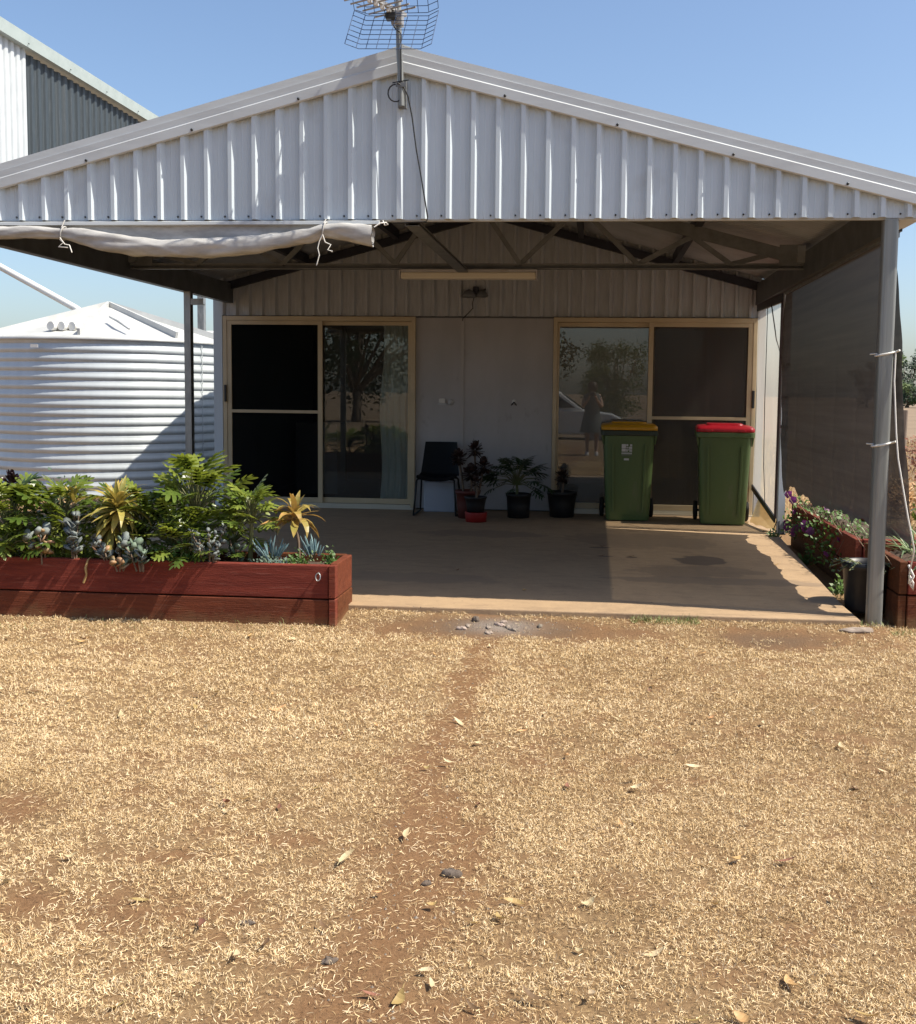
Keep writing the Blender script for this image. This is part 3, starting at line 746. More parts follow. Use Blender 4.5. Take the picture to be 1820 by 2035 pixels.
# sheer curtain inside the left door
mb = MB()
def cur(u, v):
    xx = -1.20 + 0.33 * u + (0.02 * math.sin(v * 9)) + 0.06 * (1 - v) * (u - 1) * -1 * 0.3 - 0.09 * (1 - v) * (1 - u) * .5
    return (xx, D + 0.14 + 0.025 * math.sin(u * 26 + v * 2) + 0.01 * math.sin(u * 57), 0.07 + 1.98 * v)
tag(top_mesh('curtain', mb.grid(44, 10, cur), M['curtain'], 'pale green sheer curtain hanging inside the glass of the left sliding door', 'curtain', (-1.03, D + .14, 0.07)))
mb = MB()
def cur2(u, v): return (1.98 + 0.80 * u, D + 0.16 + 0.03 * math.sin(u * 34 + v) + 0.01 * math.sin(u * 71), 0.08 + 1.96 * v)
M['drape'] = mat('grey_drape', (0.40, 0.36, 0.34), 0.85, 0, (0.28, 0.25, 0.24), 3, (6, 6, .4))
tag(top_mesh('curtain', mb.grid(60, 4, cur2), M['drape'], 'grey drape drawn behind the mesh leaf of the right sliding door', 'curtain', (2.4, D + .16, 0.08)))
# dark cabinet and lamp seen dimly through left door
mb = MB().box(-2.55, -2.02, 6.6, 7.05, 0.014, 0.9); 
top_mesh('cupboard', mb, mat('dim_cupboard', (0.16, 0.16, 0.17), 0.5), 'low grey cupboard dim inside the room behind the black mesh leaf', 'cupboard', (-2.28, 6.8, 0.014))

# wall fittings
wl = thing('wall_lamp', 'small dusty wall lamp with dangling cable above the wall panels', 'lamp', (-0.17, D - 0.05, 2.34))
mb = MB().lathe([(0.0, 0.02), (0.05, 0.0), (0.085, -0.05), (0.075, -0.07), (0.0, -0.075)], (-0.20, D - 0.11, 2.40), 14)
obj('lamp_head', mb, M['truss'], wl)
obj('lamp_head', MB().lathe([(0.0, 0.02), (0.04, 0.0), (0.07, -0.05), (0.06, -0.065), (0.0, -0.07)], (-0.06, D - 0.10, 2.40), 14), M['truss'], wl)
obj('bracket', MB().box(-0.16, -0.10, D - 0.09, D - 0.029, 2.36, 2.45).bar((-0.22, D - .10, 2.33), (-0.02, D - .10, 2.42), .02, .02), M['rafter'], wl)
obj('cable', MB().tube([(-0.15, D - .06, 2.34), (-0.17, D - .05, 2.27), (-0.165, D - .045, 2.22), (-0.21, D - .045, 2.17), (-0.275, D - .035, 2.11), (-0.28, D - .02, 2.085)], 0.005, 6), M['cable'], wl)
po = thing('power_outlet', 'pair of pale weatherproof power outlets on the narrow wall panel', 'outlet', (-0.45, D - 0.005, 1.17))
obj('cover', MB().box(-0.535, -0.465, D - 0.032, D - 0.005, 1.185, 1.235), M['grille'], po, bevel=0.008)
obj('base', MB().box(-0.545, -0.455, D - 0.014, D - 0.005, 1.165, 1.183), M['clad_in'], po)
obj('socket', MB().lathe([(0.0, 0.0), (0.03, 0.0), (0.034, 0.012)], (0, 0, 0), 16), M['clad_in'], po)
for v in po.children[-1].data.vertices: x_, y_, z_ = v.co + base_of(po); v.co = Vector((-0.405 + x_, D - 0.018 + z_, 1.195 + y_)) - base_of(po)
tp = thing('wall_tap', 'small dull bracket fixed to the wide wall panel near its middle', 'bracket', (0.296, D - 0.005, 1.19))
obj('plate', MB().lathe([(0.0, 0.0), (0.022, 0.0), (0.026, 0.01)], (0, 0, 0), 12), M['grille'], tp)
for v in tp.children[-1].data.vertices: x_, y_, z_ = v.co + base_of(tp); v.co = Vector((0.296 + x_, D - 0.016 + z_, 1.205 + y_)) - base_of(tp)
obj('prong', MB().tube([(0.296, D - .016, 1.205), (0.268, D - .03, 1.17)], .007, 6), M['chrome'], tp)
obj('prong', MB().tube([(0.296, D - .016, 1.205), (0.324, D - .03, 1.17)], .007, 6), M['chrome'], tp)

# fluorescent light under the truss
fl = thing('fluorescent_light', 'long cream fluorescent batten light hung under the carport truss', 'light', (0.095, ty, 2.26))
obj('diffuser', MB().box(-0.478, 0.668, 2.545, 2.655, 2.258, 2.315), M['diffuser'], fl, bevel=0.012)
obj('housing', MB().box(-0.486, 0.676, 2.55, 2.65, 2.3155, 2.338), M['panel'], fl, bevel=0.003)
obj('end_cap', MB().box(-0.492, -0.4785, 2.54, 2.66, 2.256, 2.334), M['panel'], fl, bevel=0.004)
obj('end_cap', MB().box(0.6685, 0.682, 2.54, 2.66, 2.256, 2.334), M['panel'], fl, bevel=0.004)

# ================================================================ rolled canvas blind under the gable, left
cb = thing('canvas_blind', 'grey canvas blind rolled up and tied under the left half of the gable', 'blind', (-1.6, -0.05, 2.3))
cl = [(-3.12, 2.262, .042), (-2.8, 2.262, .046), (-2.52, 2.258, .040), (-2.30, 2.262, .036), (-2.10, 2.252, .032), (-1.98, 2.235, .046), (-1.86, 2.208, .055), (-1.65, 2.180, .054), (-1.43, 2.163, .053),
      (-1.15, 2.167, .055), (-0.90, 2.186, .054), (-0.72, 2.212, .049), (-0.56, 2.236, .044), (-0.457, 2.266, .040), (-0.36, 2.262, .049), (-0.25, 2.248, .053), (-0.165, 2.236, .055)]
from bisect import bisect
def interp(tab, x, k):
    for a_, b_ in zip(tab[:-1], tab[1:]):
        if a_[0] <= x <= b_[0]:
            t = (x - a_[0]) / (b_[0] - a_[0]); t = t * t * (3 - 2 * t) * .4 + t * .6
            return a_[k] * (1 - t) + b_[k] * t
    return tab[-1][k]
mb = MB()
def roll(u, v):
    x = -3.12 + 2.955 * u; a = 2 * math.pi * v
    r = interp(cl, x, 2); z = interp(cl, x, 1)
    tw = a + x * 2.2
    r2 = r * (1 + 0.07 * math.sin(tw * 2 + x * 3) + 0.05 * math.sin(3 * tw - x * 7) + 0.03 * math.sin(5 * a + x * 17) + 0.025 * math.sin(x * 40 + a) + 0.12 * max(0, math.sin(x * 6 + 2 * a + 2 * math.sin(x * 3))) ** 5 + 0.09 * max(0, math.sin(-x * 11 + 3 * a + math.sin(x * 7))) ** 6 - 0.10 * max(0, math.sin(a * 1 + x * 1.3 + .8)) ** 30)
    return (x + 0.004 * math.sin(a * 3), -0.060 + r2 * math.cos(a) * 1.0, z + r2 * math.sin(a))
mb.grid(260, 28, roll)
rl = obj('roll', mb, M['canvas'], cb)
# inner hem of the roll at its open end
mb = MB()
def hem(u, v):
    a = 2 * math.pi * v; r = 0.050 * (1 - 0.4 * u)
    return (-0.165 - 0.10 * u + 0.0, -0.060 + r * math.cos(a) * .97, 2.236 + r * math.sin(a) * .97)
obj('roll_end', mb.grid(4, 18, hem), M['canvas'], cb)
mb = MB()
def flap(u, v):
    x = -3.12 + 2.95 * u; zb = interp(cl, x, 1) + interp(cl, x, 2) * 0.2
    return (x, -0.012 - 0.020 * (1 - v) + 0.006 * math.sin(x * 9 + v * 3), zb * (1 - v) + 2.333 * v)
obj('hanging_flap', mb.grid(60, 4, flap), M['canvas'], cb)
obj('hem_rail', MB().loft([[(x, -0.008, 2.336), (x, -0.046, 2.326), (x, -0.048, 2.308), (x, -0.010, 2.306)] for x in (-3.06, -0.13)]), M['barge'], cb)
def tie(xc, tails):
    z = interp(cl, xc, 1); r = interp(cl, xc, 2) + 0.010
    mb = MB()
    pts = [(xc + 0.01 * math.sin(t), -0.060 + r * math.cos(t), z + r * math.sin(t) * 1.02) for t in [2 * math.pi * k / 16 for k in range(17)]]
    mb.tube(pts, 0.005, 6, False)
    mb.tube([(xc, -0.06 - .6 * r, z + r * .8), (xc + .004, -0.052, 2.335)], 0.004, 6)
    t_ = obj('tie', mb, M['canvas'], cb)
    mb = MB()
    for tl in tails: mb.tube([(xc + a, -0.06 - r - 0.006 + c_, z + b) for a, b, c_ in tl], 0.0034, 6)
    obj('tie_tail', mb, M['rope'], t_)
tie(-2.10, [[(0, -.03, 0), (.03, -.07, 0), (.06, -.075, 0), (.075, -.12, 0)], [(0, -.04, 0), (.02, -.06, 0), (-.01, -.085, 0), (.05, -.09, 0)]])
tie(-0.457, [[(0, -.03, 0), (-.02, -.07, 0), (-.03, -.11, 0), (-.02, -.15, 0), (-.04, -.21, .01)], [(0, -.03, 0), (.015, -.075, 0), (.05, -.09, 0), (.03, -.12, 0), (.06, -.13, 0)]])
obj('tie', MB().tube([(-0.155, -.07, 2.285), (-0.12, -.06, 2.31), (-.085, -.05, 2.315), (-.075, -.045, 2.305), (-.095, -.045, 2.30), (-0.11, -.03, 2.33)], .004, 6), M['rope'], cb)

# ================================================================ shade screen on the right
ss = thing('shade_screen', 'dark brown shade cloth screen hung along the right side of the carport', 'shade screen', (2.93, 1.9, 0.45))
CUSP = [-0.06, 0.33, 0.97, 1.63, 2.30, 2.95, 3.40, 3.62]
def bottom(y):
    for a_, b_ in zip(CUSP[:-1], CUSP[1:]):
        if a_ <= y <= b_:
            t = (y - a_) / (b_ - a_); k_ = 0.055 + 0.035 * abs(math.sin(a_ * 5.1 + 1)); return 0.425 + 0.02 * math.sin(a_ * 7) + k_ * abs(math.sin(math.pi * t ** (0.75 + 0.3 * math.sin(a_ * 3)))) ** 0.6 * min(1, (b_ - a_) / .5) + 0.006 * math.sin(y * 31)
    return 0.425
mb = MB()
def scr(u, v):
    yb = -0.06 + 3.68 * u; yt = 0.07 + 3.67 * u
    zb = bottom(min(yb, 3.62)); zz = zb + (2.245 - zb) * v
    y = yb * (1 - v) + yt * v
    y += -0.00 * (1 - v)
    bul = 0.030 * math.sin(math.pi * v) * math.sin(math.pi * u * 1.2 + .4)
    pl = 0.004 * (1 - v) * sum(math.exp(-((yb - c_) / 0.05) ** 2) for c_ in CUSP)
    front = 0.10 * max(0, 1 - u / 0.06) * (1 - v) ** 1.4
    return (2.915 + bul + pl + 0.007 * math.sin(v * 11 + u * 2.5) + 0.003 * math.sin(v * 31 - u * 4) + front + 0.02 * (1 - v), y, zz)
obj('cloth', mb.grid(150, 24, scr), M['cloth'], ss)
obj('edge_rope', MB().tube([(2.918, -.010, 1.57), (2.916, -.014, 1.40), (2.933, -.037, 1.10), (2.948, -.045, .95), (3.01, -.066, .62), (3.055, -.07, .42), (3.062, -.02, .36), (3.07, .05, .28), (3.085, .11, .19)], 0.0048, 8), M['rope'], ss)
obj('rope_knot', MB().tube([(3.064, .06, .31), (3.085, .02, .25), (3.075, .06, .20), (3.10, .07, .16), (3.092, .05, .205), (3.07, .06, .25)], 0.007, 6), M['rope'], ss)
for zz in (1.56, 1.03):
    pts = [(2.868 + 0.053 * math.cos(t), 0.03 + 0.053 * math.sin(t), zz + 0.012 * math.cos(t)) for t in [2 * math.pi * k / 20 for k in range(21)]]
    obj('lashing', MB().tube(pts, 0.006, 6, False).tube([(2.82, 0.02, zz), (2.80, 0.09, zz)], .005, 6).tube([(2.918, 0.0, zz + .01), (2.935, -0.03, zz + .02)], .006, 6), M['rope'], ss)
for c_ in CUSP[1:-1]:
    obj('tie_string', MB().tube([(2.935, c_, 0.43), (2.97, c_ - .02, 0.36), (3.035, c_ - .03, 0.27)], 0.003, 5), M['string'], ss)

# clear plastic side blind at the back right
pb = thing('plastic_blind', 'cloudy clear plastic blind laced between rear post and house wall', 'blind', (2.92, 4.5, 0.2))
mb = MB()
def pvc(u, v):
    y = 5.17 - 1.30 * u; zb = 0.33 - 0.20 * u; zt_ = 2.20
    return (2.888 + 0.035 * u + 0.012 * math.sin(u * 9 + v * 4) * math.sin(math.pi * v), y, zb + (zt_ - zb) * v)
obj('clear_sheet', mb.grid(24, 20, pvc), M['pvc'], pb)
obj('top_roll', MB().bar((2.886, 5.16, 2.235), (2.925, 3.86, 2.225), 0.03, 0.075), M['black'], pb)
obj('bottom_hem', MB().bar((2.880, 5.165, 0.325), (2.915, 3.88, 0.125), 0.014, 0.06), M['rafter'], pb)
M['binding'] = mat('maroon_binding', (0.030, 0.012, 0.012), 0.7)
obj('edge_binding', MB().bar((2.918, 3.875, 0.14), (2.918, 3.875, 2.2), 0.02, 0.045, (0, 1, 0)), M['binding'], pb)
obj('seam', MB().tube([(2.888, 4.55, 2.19), (2.892, 4.57, 1.2), (2.894, 4.52, .6), (2.894, 4.36, .22)], 0.004, 5), M['cable'], pb)
obj('cord', MB().tube([(2.893, 4.35, 2.2), (2.91, 4.1, 1.85), (2.925, 3.85, 1.68), (2.94, 3.73, 1.62), (2.93, 3.72, 1.55)], 0.006, 6), M['cable'], pb)
obj('cord', MB().tube([(2.925, 3.735, 1.03), (2.955, 3.72, 1.02), (2.96, 3.725, .95), (2.95, 3.73, .86)], 0.006, 6), M['cable'], pb)
obj('cord', MB().tube([(2.93, 3.80, 0.15), (2.905, 3.76, 0.10), (2.885, 3.80, .02), (2.82, 3.95, .008)], 0.005, 6), M['cable'], pb)
for zz in (1.60, 1.29, 1.02): obj('strap', MB().box(2.915, 2.99, 3.742, 3.748, zz - .014, zz + .014), M['cable'], pb)
mb = MB()
def flp(u, v):
    return (2.885 + 0.05 * u - 0.05 * (1 - v) * math.sin(u * 5) - 0.07 * (1 - v), 4.75 - 0.92 * u, 0.012 + (0.23 - 0.11 * u) * v + 0.015 * abs(math.sin(u * 13)) * (1 - v))
obj('yellow_flap', mb.grid(24, 6, flp), M['pvc_yellow'], pb)

# ================================================================ TV antenna
an = thing('tv_antenna', 'tv antenna with wire grid reflector on a short mast at the gable peak', 'antenna', (0.006, -0.085, 2.98))
obj('mast', MB().tube([(0.012, -0.085, 2.985), (0.003, -0.085, 3.2), (-0.004, -0.088, 3.30), (-0.010, -0.092, 3.60)], 0.0175, 14), M['pole'], an)
obj('wall_bracket', MB().box(-0.012, 0.035, -0.066, -0.03, 2.98, 3.14).box(-0.02, 0.04, -0.108, -0.1045, 3.09, 3.115), M['truss'], an)
obj('bolt', MB().tube([(-0.04, -.10, 3.115), (0.055, -.10, 3.13)], .0035, 6), M['chrome'], an)
yy = -0.15
rf = MB()
def pl(u, v): # lower panel: u across, v from top to bottom
    x0, x1 = -0.247 - 0.035 * v, 0.245 - 0.027 * v
    ben = 0.045 * max(0, (abs(u - .5) - .36) / .14)
    return Vector((x0 + (x1 - x0) * u, yy - 0.09 * v - ben, 3.478 - 0.213 * v + 0.010 * (u - .5) * -1 + ben * .32))
def pu(u, v): # upper panel
    x0, x1 = -0.247 - 0.02 * v, 0.243 - 0.012 * v
    ben = 0.045 * max(0, (abs(u - .5) - .36) / .14)
    return Vector((x0 + (x1 - x0) * u, yy - 0.09 * v - ben, 3.493 + 0.24 * v + ben * .2))
COLS = [0, .115, .225, .345, .48, .62, .75, .875, 1]
for pf in (pl, pu):
    g_ = MB()
    for k in range(8):
        g_.tube([pf(c_, k / 7) for c_ in (0, .14, .3, .5, .7, .86, 1)], 0.0022, 5)
    for c_ in COLS: g_.tube([pf(c_, 0), pf(c_, 1)], 0.0022, 5)
    obj('reflector_grid', g_, M['wire'], an)
bd = Vector((-0.40, -0.78, 0.0)).normalized(); ed = Vector((0.89, -0.45, 0.02)).normalized()
b0 = Vector((0.02, -0.02, 3.525))
obj('boom', MB().bar(b0, b0 + bd * 1.0 + Vector((0, 0, .02)), 0.022, 0.022), M['alu'], an)
for k in range(16):
    c_ = b0 + bd * (0.10 + 0.058 * k) + Vector((0, 0, -0.012 + 0.001 * k))
    L = 0.15 - 0.003 * k
    obj('element', MB().tube([c_ - ed * L, c_ + ed * L], 0.0055, 7), M['alu'], an)
    if 1 <= k <= 6:
        obj('element_clip', MB().box(c_.x - .012, c_.x + .012, c_.y - .012, c_.y + .012, c_.z - .018, c_.z + .006), M['grille'], an)
obj('balun_box', MB().box(-0.075, -0.012, -0.16, -0.10, 3.462, 3.50), M['black'], an, bevel=0.006)
obj('clamp', MB().box(-0.045, 0.02, -0.13, -0.06, 3.44, 3.52), M['alu'], an, bevel=0.004)
pts = [(-0.03, -.12, 3.465), (-0.035, -.12, 3.44), (-.02, -.115, 3.415), (.006, -.112, 3.40), (.012, -.11, 3.38), (.010, -.108, 3.30), (0.012, -.107, 3.2), (0.012, -.107, 3.12), (-.005, -.11, 3.108)]
ctr = (-0.022, 3.058)
pts += [(ctr[0] + 0.046 * math.cos(t), -0.095, ctr[1] + 0.05 * math.sin(t)) for t in [R(90 + k * 24) for k in range(0, 11)]]
pts += [(0.012, -.09, 3.02)]
pts2 = [(-0.005, -.112, 3.110), (0.025, -.10, 3.09), (.048, -.075, 3.045), (.07, -.06, 2.93), (.095, -.05, 2.74), (.125, -.048, 2.58), (.165, -.045, 2.345), (.155, -.03, 2.322), (-.05, -.01, 2.318)]
obj('cable', MB().tube(pts, 0.0042, 6).tube(pts2, 0.0042, 6), M['cable'], an)

# ================================================================ TANK
TC = (-5.62, 8.0); TRD = 1.64
tk = thing('water_tank', 'large round corrugated white rainwater tank beside the house', 'water tank', (TC[0], TC[1], G))
prof = []
TP = 0.1156; n = int(2.03 / TP)
z = 0.0
for i in range(n * 16 + 1):
    z = 0.02 + i * TP / 16
    ph = (i % 16) / 16
    prof.append((TRD + 0.0075 * math.cos(2 * math.pi * ph) - 0.009 * math.exp(-((ph - 0.62) / 0.075) ** 2), z))
zr_ = prof[-1][1]
obj('corrugated_shell', MB().lathe(prof, (TC[0], TC[1], G), 96), M['tank'], tk)
ztop = zr_ + G
obj('rim', MB().lathe([(TRD - .02, 0.0), (TRD + .022, -0.005), (TRD + .024, 0.02), (TRD + .012, .045), (TRD - .05, .055)], (TC[0], TC[1], ztop), 96), M['tank_roof'], tk)
APZ = 2.44
nseg = 8
for k in range(nseg):
    a0 = R(-33 + k * 45); a1 = a0 + R(45)
    mb = MB()
    def rs(u, v):
        a = a0 + (a1 - a0) * u; rr = (TRD - 0.03) * (1 - v) + 0.02 * v
        f = math.cos(R(22.5)) / math.cos((u - .5) * R(45)) * (v) + (1 - v)
        return (TC[0] + rr * math.cos(a) * f, TC[1] + rr * math.sin(a) * f, ztop + 0.052 + (APZ - ztop - .052) * v + 0.035 * math.sin(math.pi * u) * math.sin(math.pi * v) * (1 if k % 2 else .3))
    obj('roof_panel', mb.grid(8, 8, rs), M['tank_roof'], tk)
    a = a0; ca, sa = math.cos(a), math.sin(a)
    p0 = Vector((TC[0] + (TRD - .06) * ca, TC[1] + (TRD - .06) * sa, ztop + 0.085)); p1 = Vector((TC[0], TC[1], APZ + 0.015))
    obj('hip_cap', MB().bar(p0, p1, 0.035, 0.12), M['tank_roof'], tk)
for cx, cy in ((-5.68, 6.62), (-5.56, 6.66), (-5.44, 6.70)):
    obj('inlet_cap', MB().tube([(cx, cy + .10, 2.075), (cx - .03, cy - 0.07, 2.085)], 0.055, 18), M['white_pvc'], tk)
obj('moulded_rib', MB().tube([(-5.16, 7.05, 2.235), (-4.95, 6.85, 2.165), (-4.75, 6.72, 2.06)], [.014, .02, .014], 8), M['tank_roof'], tk)
for a_ in (-128, -20):
    ca, sa = math.cos(R(a_)), math.sin(R(a_)); px_, py_ = TC[0] + (TRD + .012) * ca, TC[1] + (TRD + .012) * sa
    obj('sheet_seam', MB().bar((px_, py_, G + .05), (px_, py_, ztop - .02), 0.012, 0.002, (ca, sa, 0)), M['tank'], tk)
    rv = MB()
    for k in range(17):
        q_ = (px_ + .006 * ca, py_ + .006 * sa, G + .08 + k * TP)
        rv.lathe([(0, .004), (.006, 0), (0, -.004)], q_, 6)
    tag(obj('rivet', rv, M['steel'], tk), kind='stuff')
obj('rating_plate', MB().box(-5.84, -5.74, 6.285, 6.29, 1.80, 1.84), M['grille'], tk)

# downpipe to the tank
dp = thing('downpipe', 'white pvc downpipe sloping from the tall shed into the tank roof', 'pipe', (-5.8, 8.2, 2.3))
obj('pipe', MB().tube([(-8.9, 9.25, 3.6), (-8.6, 9.2, 3.50), (-6.33, 8.45, 2.45), (-6.1, 8.35, 2.32), (-6.05, 8.3, 2.2)], 0.05, 16), M['white_pvc'], dp)
dp2 = thing('overflow_pipe', 'white horizontal pvc pipe behind the right rim of the tank', 'pipe', (-4.3, 9.9, 2.1))
obj('pipe', MB().tube([(-6.2, 10.0, 2.17), (-3.4, 9.8, 2.17), (-3.25, 9.8, 2.14)], 0.05, 14), M['white_pvc'], dp2)
obj('strap', MB().bar((-4.9, 9.87, 2.0), (-4.9, 9.87, 2.17), 0.05, 0.02), M['steel'], dp2)
obj('support', MB().bar((-4.35, 9.87, G), (-4.35, 9.87, 2.12), 0.06, 0.06), M['steel'], dp2)

# ================================================================ tall shed beyond
sh = thing('farm_shed', 'tall white and slate corrugated farm shed with long gutter beyond the tank', 'shed', (-12, 16, G))
def corr_wall(x, y0, y1, z0, z1, pitch, amp, mt, name):
    def fn(u, v):
        y = y0 + (y1 - y0) * u
        ph = (y / pitch) % 1.0
        tri = min(1, max(-1, 3.2 * math.sin(2 * math.pi * ph)))
        return (x + amp * tri, y, z0 + (z1 - z0) * v)
    return obj(name, MB().grid(int((y1 - y0) / pitch * 12), 1, fn, False), mt, sh)
for i in range(2): corr_wall(-9.0, 10.2 + i * 0.95, 10.2 + (i + 1) * .95, 4.62, 7.26, 0.19, 0.02, M['shed_white'], 'white_sheet')
for i in range(8): corr_wall(-9.02, 12.1 + i * .98, 12.1 + (i + 1) * .98, 4.62, 7.22, 0.245, 0.022, M['shed_dark'], 'slate_sheet')
obj('gutter', MB().prism([(-9.02, 7.26), (-8.86, 7.26), (-8.83, 7.47), (-8.85, 7.47), (-8.88, 7.28), (-9.02, 7.28)], 9.5, 21), M['shed_barge'], sh)
mb = MB().grid(60, 1, lambda u, v: (-8.88 - 8 * v, 9.5 + 11.5 * u, 7.42 + 1.5 * v + 0.015 * math.sin(u * 11.5 / .076 * 2 * math.pi)))
obj('roof_sheet', mb, M['shed_barge'], sh)
for yy_ in (9.6, 20.9):
    obj('post', MB().box(-9.25, -9.08, yy_ - .08, yy_ + .08, G, 7.2), M['steel'], sh)
for yy_ in (9.6, 20.9): obj('post', MB().box(-16.9, -16.7, yy_ - .1, yy_ + .1, G, 8.8), M['steel'], sh)
obj('girt', MB().box(-9.07, -9.045, 9.6, 21, 4.66, 4.76), M['steel'], sh)
obj('screw', MB().box(-8.838, -8.828, 11.9, 11.92, 7.30, 7.32).box(-8.838, -8.828, 13.4, 13.42, 7.30, 7.32).box(-8.838, -8.828, 14.9, 14.92, 7.30, 7.32).box(-8.838, -8.828, 16.4, 16.42, 7.30, 7.32), M['chrome'], sh)

# ================================================================ planters
def sleeper(name, parent, x0, x1, y0, y1, z0, z1):
    return obj(name, MB().box(x0, x1, y0, y1, z0, z1), M['sleeper'], parent, bevel=0.006)
def planter(label, x0, x1, y0, y1, zb, zt_, along='x', loc=None, cut=None):
    pt = thing('planter_box', label, 'planter', loc or ((x0 + x1) / 2, (y0 + y1) / 2, zb))
    zm = (zb + zt_) / 2; t = 0.05
    rng = random.Random(int(abs(x0 * 100) + abs(y0 * 77)))
    for z0, z1 in ((zb, zm - 0.004), (zm + 0.004, zt_)):
        j = lambda: rng.uniform(-0.004, 0.004)
        if along == 'x':
            c = cut if cut else [x0, x1]
            for a_, b_ in zip(c[:-1], c[1:]):
                e = j(); sleeper('sleeper', pt, a_ + .002, b_ - .002, y0 + e, y0 + t + e, z0, z1)
                e = j(); sleeper('sleeper', pt, a_ + .002, b_ - .002, y1 - t + e, y1 + e, z0, z1)
            sleeper('sleeper', pt, x1 - t - .01 + .012, x1 + .002 + j(), y0 + t + .006, y1 - t - .006, z0 + j() * .3, z1 + .004)
            sleeper('sleeper', pt, x0 - .002, x0 + t - .002, y0 + t + .006, y1 - t - .006, z0, z1)
        else:
            c = cut if cut else [y0, y1]
            for a_, b_ in zip(c[:-1], c[1:]):
                e = j(); sleeper('sleeper', pt, x0 + e, x0 + t + e, a_ + .002, b_ - .002, z0, z1)
                e = j(); sleeper('sleeper', pt, x1 - t + e, x1 + e, a_ + .002, b_ - .002, z0, z1)
            sleeper('sleeper', pt, x0 + t + .006, x1 - t - .006, y0 - .002 + j(), y0 + t, z0, z1)
            sleeper('sleeper', pt, x0 + t + .006, x1 - t - .006, y1 - t, y1 + .002, z0, z1)
    mb = MB().grid(30, 8, lambda u, v: (x0 + t + (x1 - x0 - 2 * t) * u, y0 + t + (y1 - y0 - 2 * t) * v, zt_ - 0.045 + 0.012 * hnoise(u * 17, v * 6)))
    obj('soil', mb, M['potsoil'], pt)
    return pt
PZ = 0.325
pl1 = planter('long red timber planter box in front of the slab, full of philodendrons and succulents', -3.6, -0.305, -0.42, 0.06, -0.11, PZ - 0.035, 'x', cut=[-3.6, -0.345])
obj('corner_post', MB().box(-0.343, -0.303, -0.432, -0.372, -0.11, 0.092).box(-0.343, -0.303, -0.432, -0.372, 0.1, PZ - .034), M['sleeper'], pl1, bevel=0.004)
ring = [(-0.405 + 0.014 * math.cos(t), -0.436 + .004 * math.sin(t), 0.225 + 0.022 * math.sin(t)) for t in [2 * math.pi * k / 14 for k in range(15)]]
obj('ring', MB().tube(ring, 0.0035, 6, False).tube([(-.405, -.415, .247), (-.405, -.44, .247)], .004, 6), M['steel'], pl1)
pl2 = planter('near red timber planter box behind the right front post, with strappy leaves', 3.03, 3.62, 0.13, 0.97, -0.09, 0.318, 'y')
pl3 = planter('far red timber planter box beyond the shade screen, with purple petunias', 3.03, 3.50, 1.22, 3.66, -0.09, 0.305, 'y', cut=[1.22, 2.48, 3.66])

# ================================================================ plants
rng = random.Random(11)
def leaf_frame(base, direction, roll=0.0, scale=1.0):
    d = Vector(direction).normalized(); up = Vector((0, 0, 1))
    if abs(d.dot(up)) > 0.97: up = Vector((0.3, -0.9, 0.1)).normalized()
    y = up.cross(d).normalized(); z = d.cross(y)
    mt = Matrix((d, y, z)).transposed().to_4x4()
    return Matrix.Translation(base) @ mt @ Matrix.Rotation(roll, 4, 'X') @ Matrix.Scale(scale, 4)

def lobed_leaf(L, W, nl, droop, seed):
    r_ = random.Random(seed); mb = MB()
    def P(x, y): return (x, y, -droop * (x / L) ** 2 * L - 0.25 * abs(y) * abs(y) / W + 0.0)
    # midrib blade
    k = 6
    for i in range(k):
        x0, x1 = L * 0.02 + L * 0.98 * i / k, L * 0.02 + L * 0.98 * (i + 1) / k
        w0 = W * 0.24 * math.sin(math.pi * min(1, 0.12 + 0.88 * i / k)) + .003; w1 = W * 0.24 * math.sin(math.pi * min(1, 0.12 + 0.88 * (i + 1) / k)) + .001
        mb.add([P(x0, -w0), P(x0, 0), P(x0, w0), P(x1, w1), P(x1, 0), P(x1, -w1)], [(0, 1, 4, 5), (1, 2, 3, 4)], True)
    for s in (-1, 1):
        for i in range(nl):
            t = (i + 0.35) / nl; x0 = L * (0.03 + 0.80 * t)
            ll = W * (0.95 * math.sin(math.pi * (0.22 + 0.68 * t)) ** 0.7) * r_.uniform(.85, 1.1)
            ang = R(105 - 75 * t) + r_.uniform(-.08, .08)
            dx, dy = math.cos(ang), math.sin(ang) * s
            bw = L * 0.80 / nl * 0.44
            nx_, ny_ = -dy, dx
            pts = [(x0 - bw * .9, 0), (x0 + bw * .9, 0)]
            def q(f, wd): 
                bx = x0 + dx * ll * f + 0.10 * ll * f * f; by = dy * ll * f
                return (bx + nx_ * wd, by + ny_ * wd), (bx - nx_ * wd, by - ny_ * wd)
            m1, m2 = q(0.55, bw * 0.95); e1, e2 = q(0.88, bw * 0.6); tip = q(1.0, 0)[0]
            a_, b_ = pts
            vs = [P(*a_), P(*b_), P(*m1), P(*m2), P(*e1), P(*e2), P(*tip)]
            if s > 0: fs = [(0, 1, 3, 2), (2, 3, 5, 4), (4, 5, 6)]
            else: fs = [(1, 0, 2, 3), (3, 2, 4, 5), (5, 4, 6)]
            mb.add(vs, fs, True)
    return mb
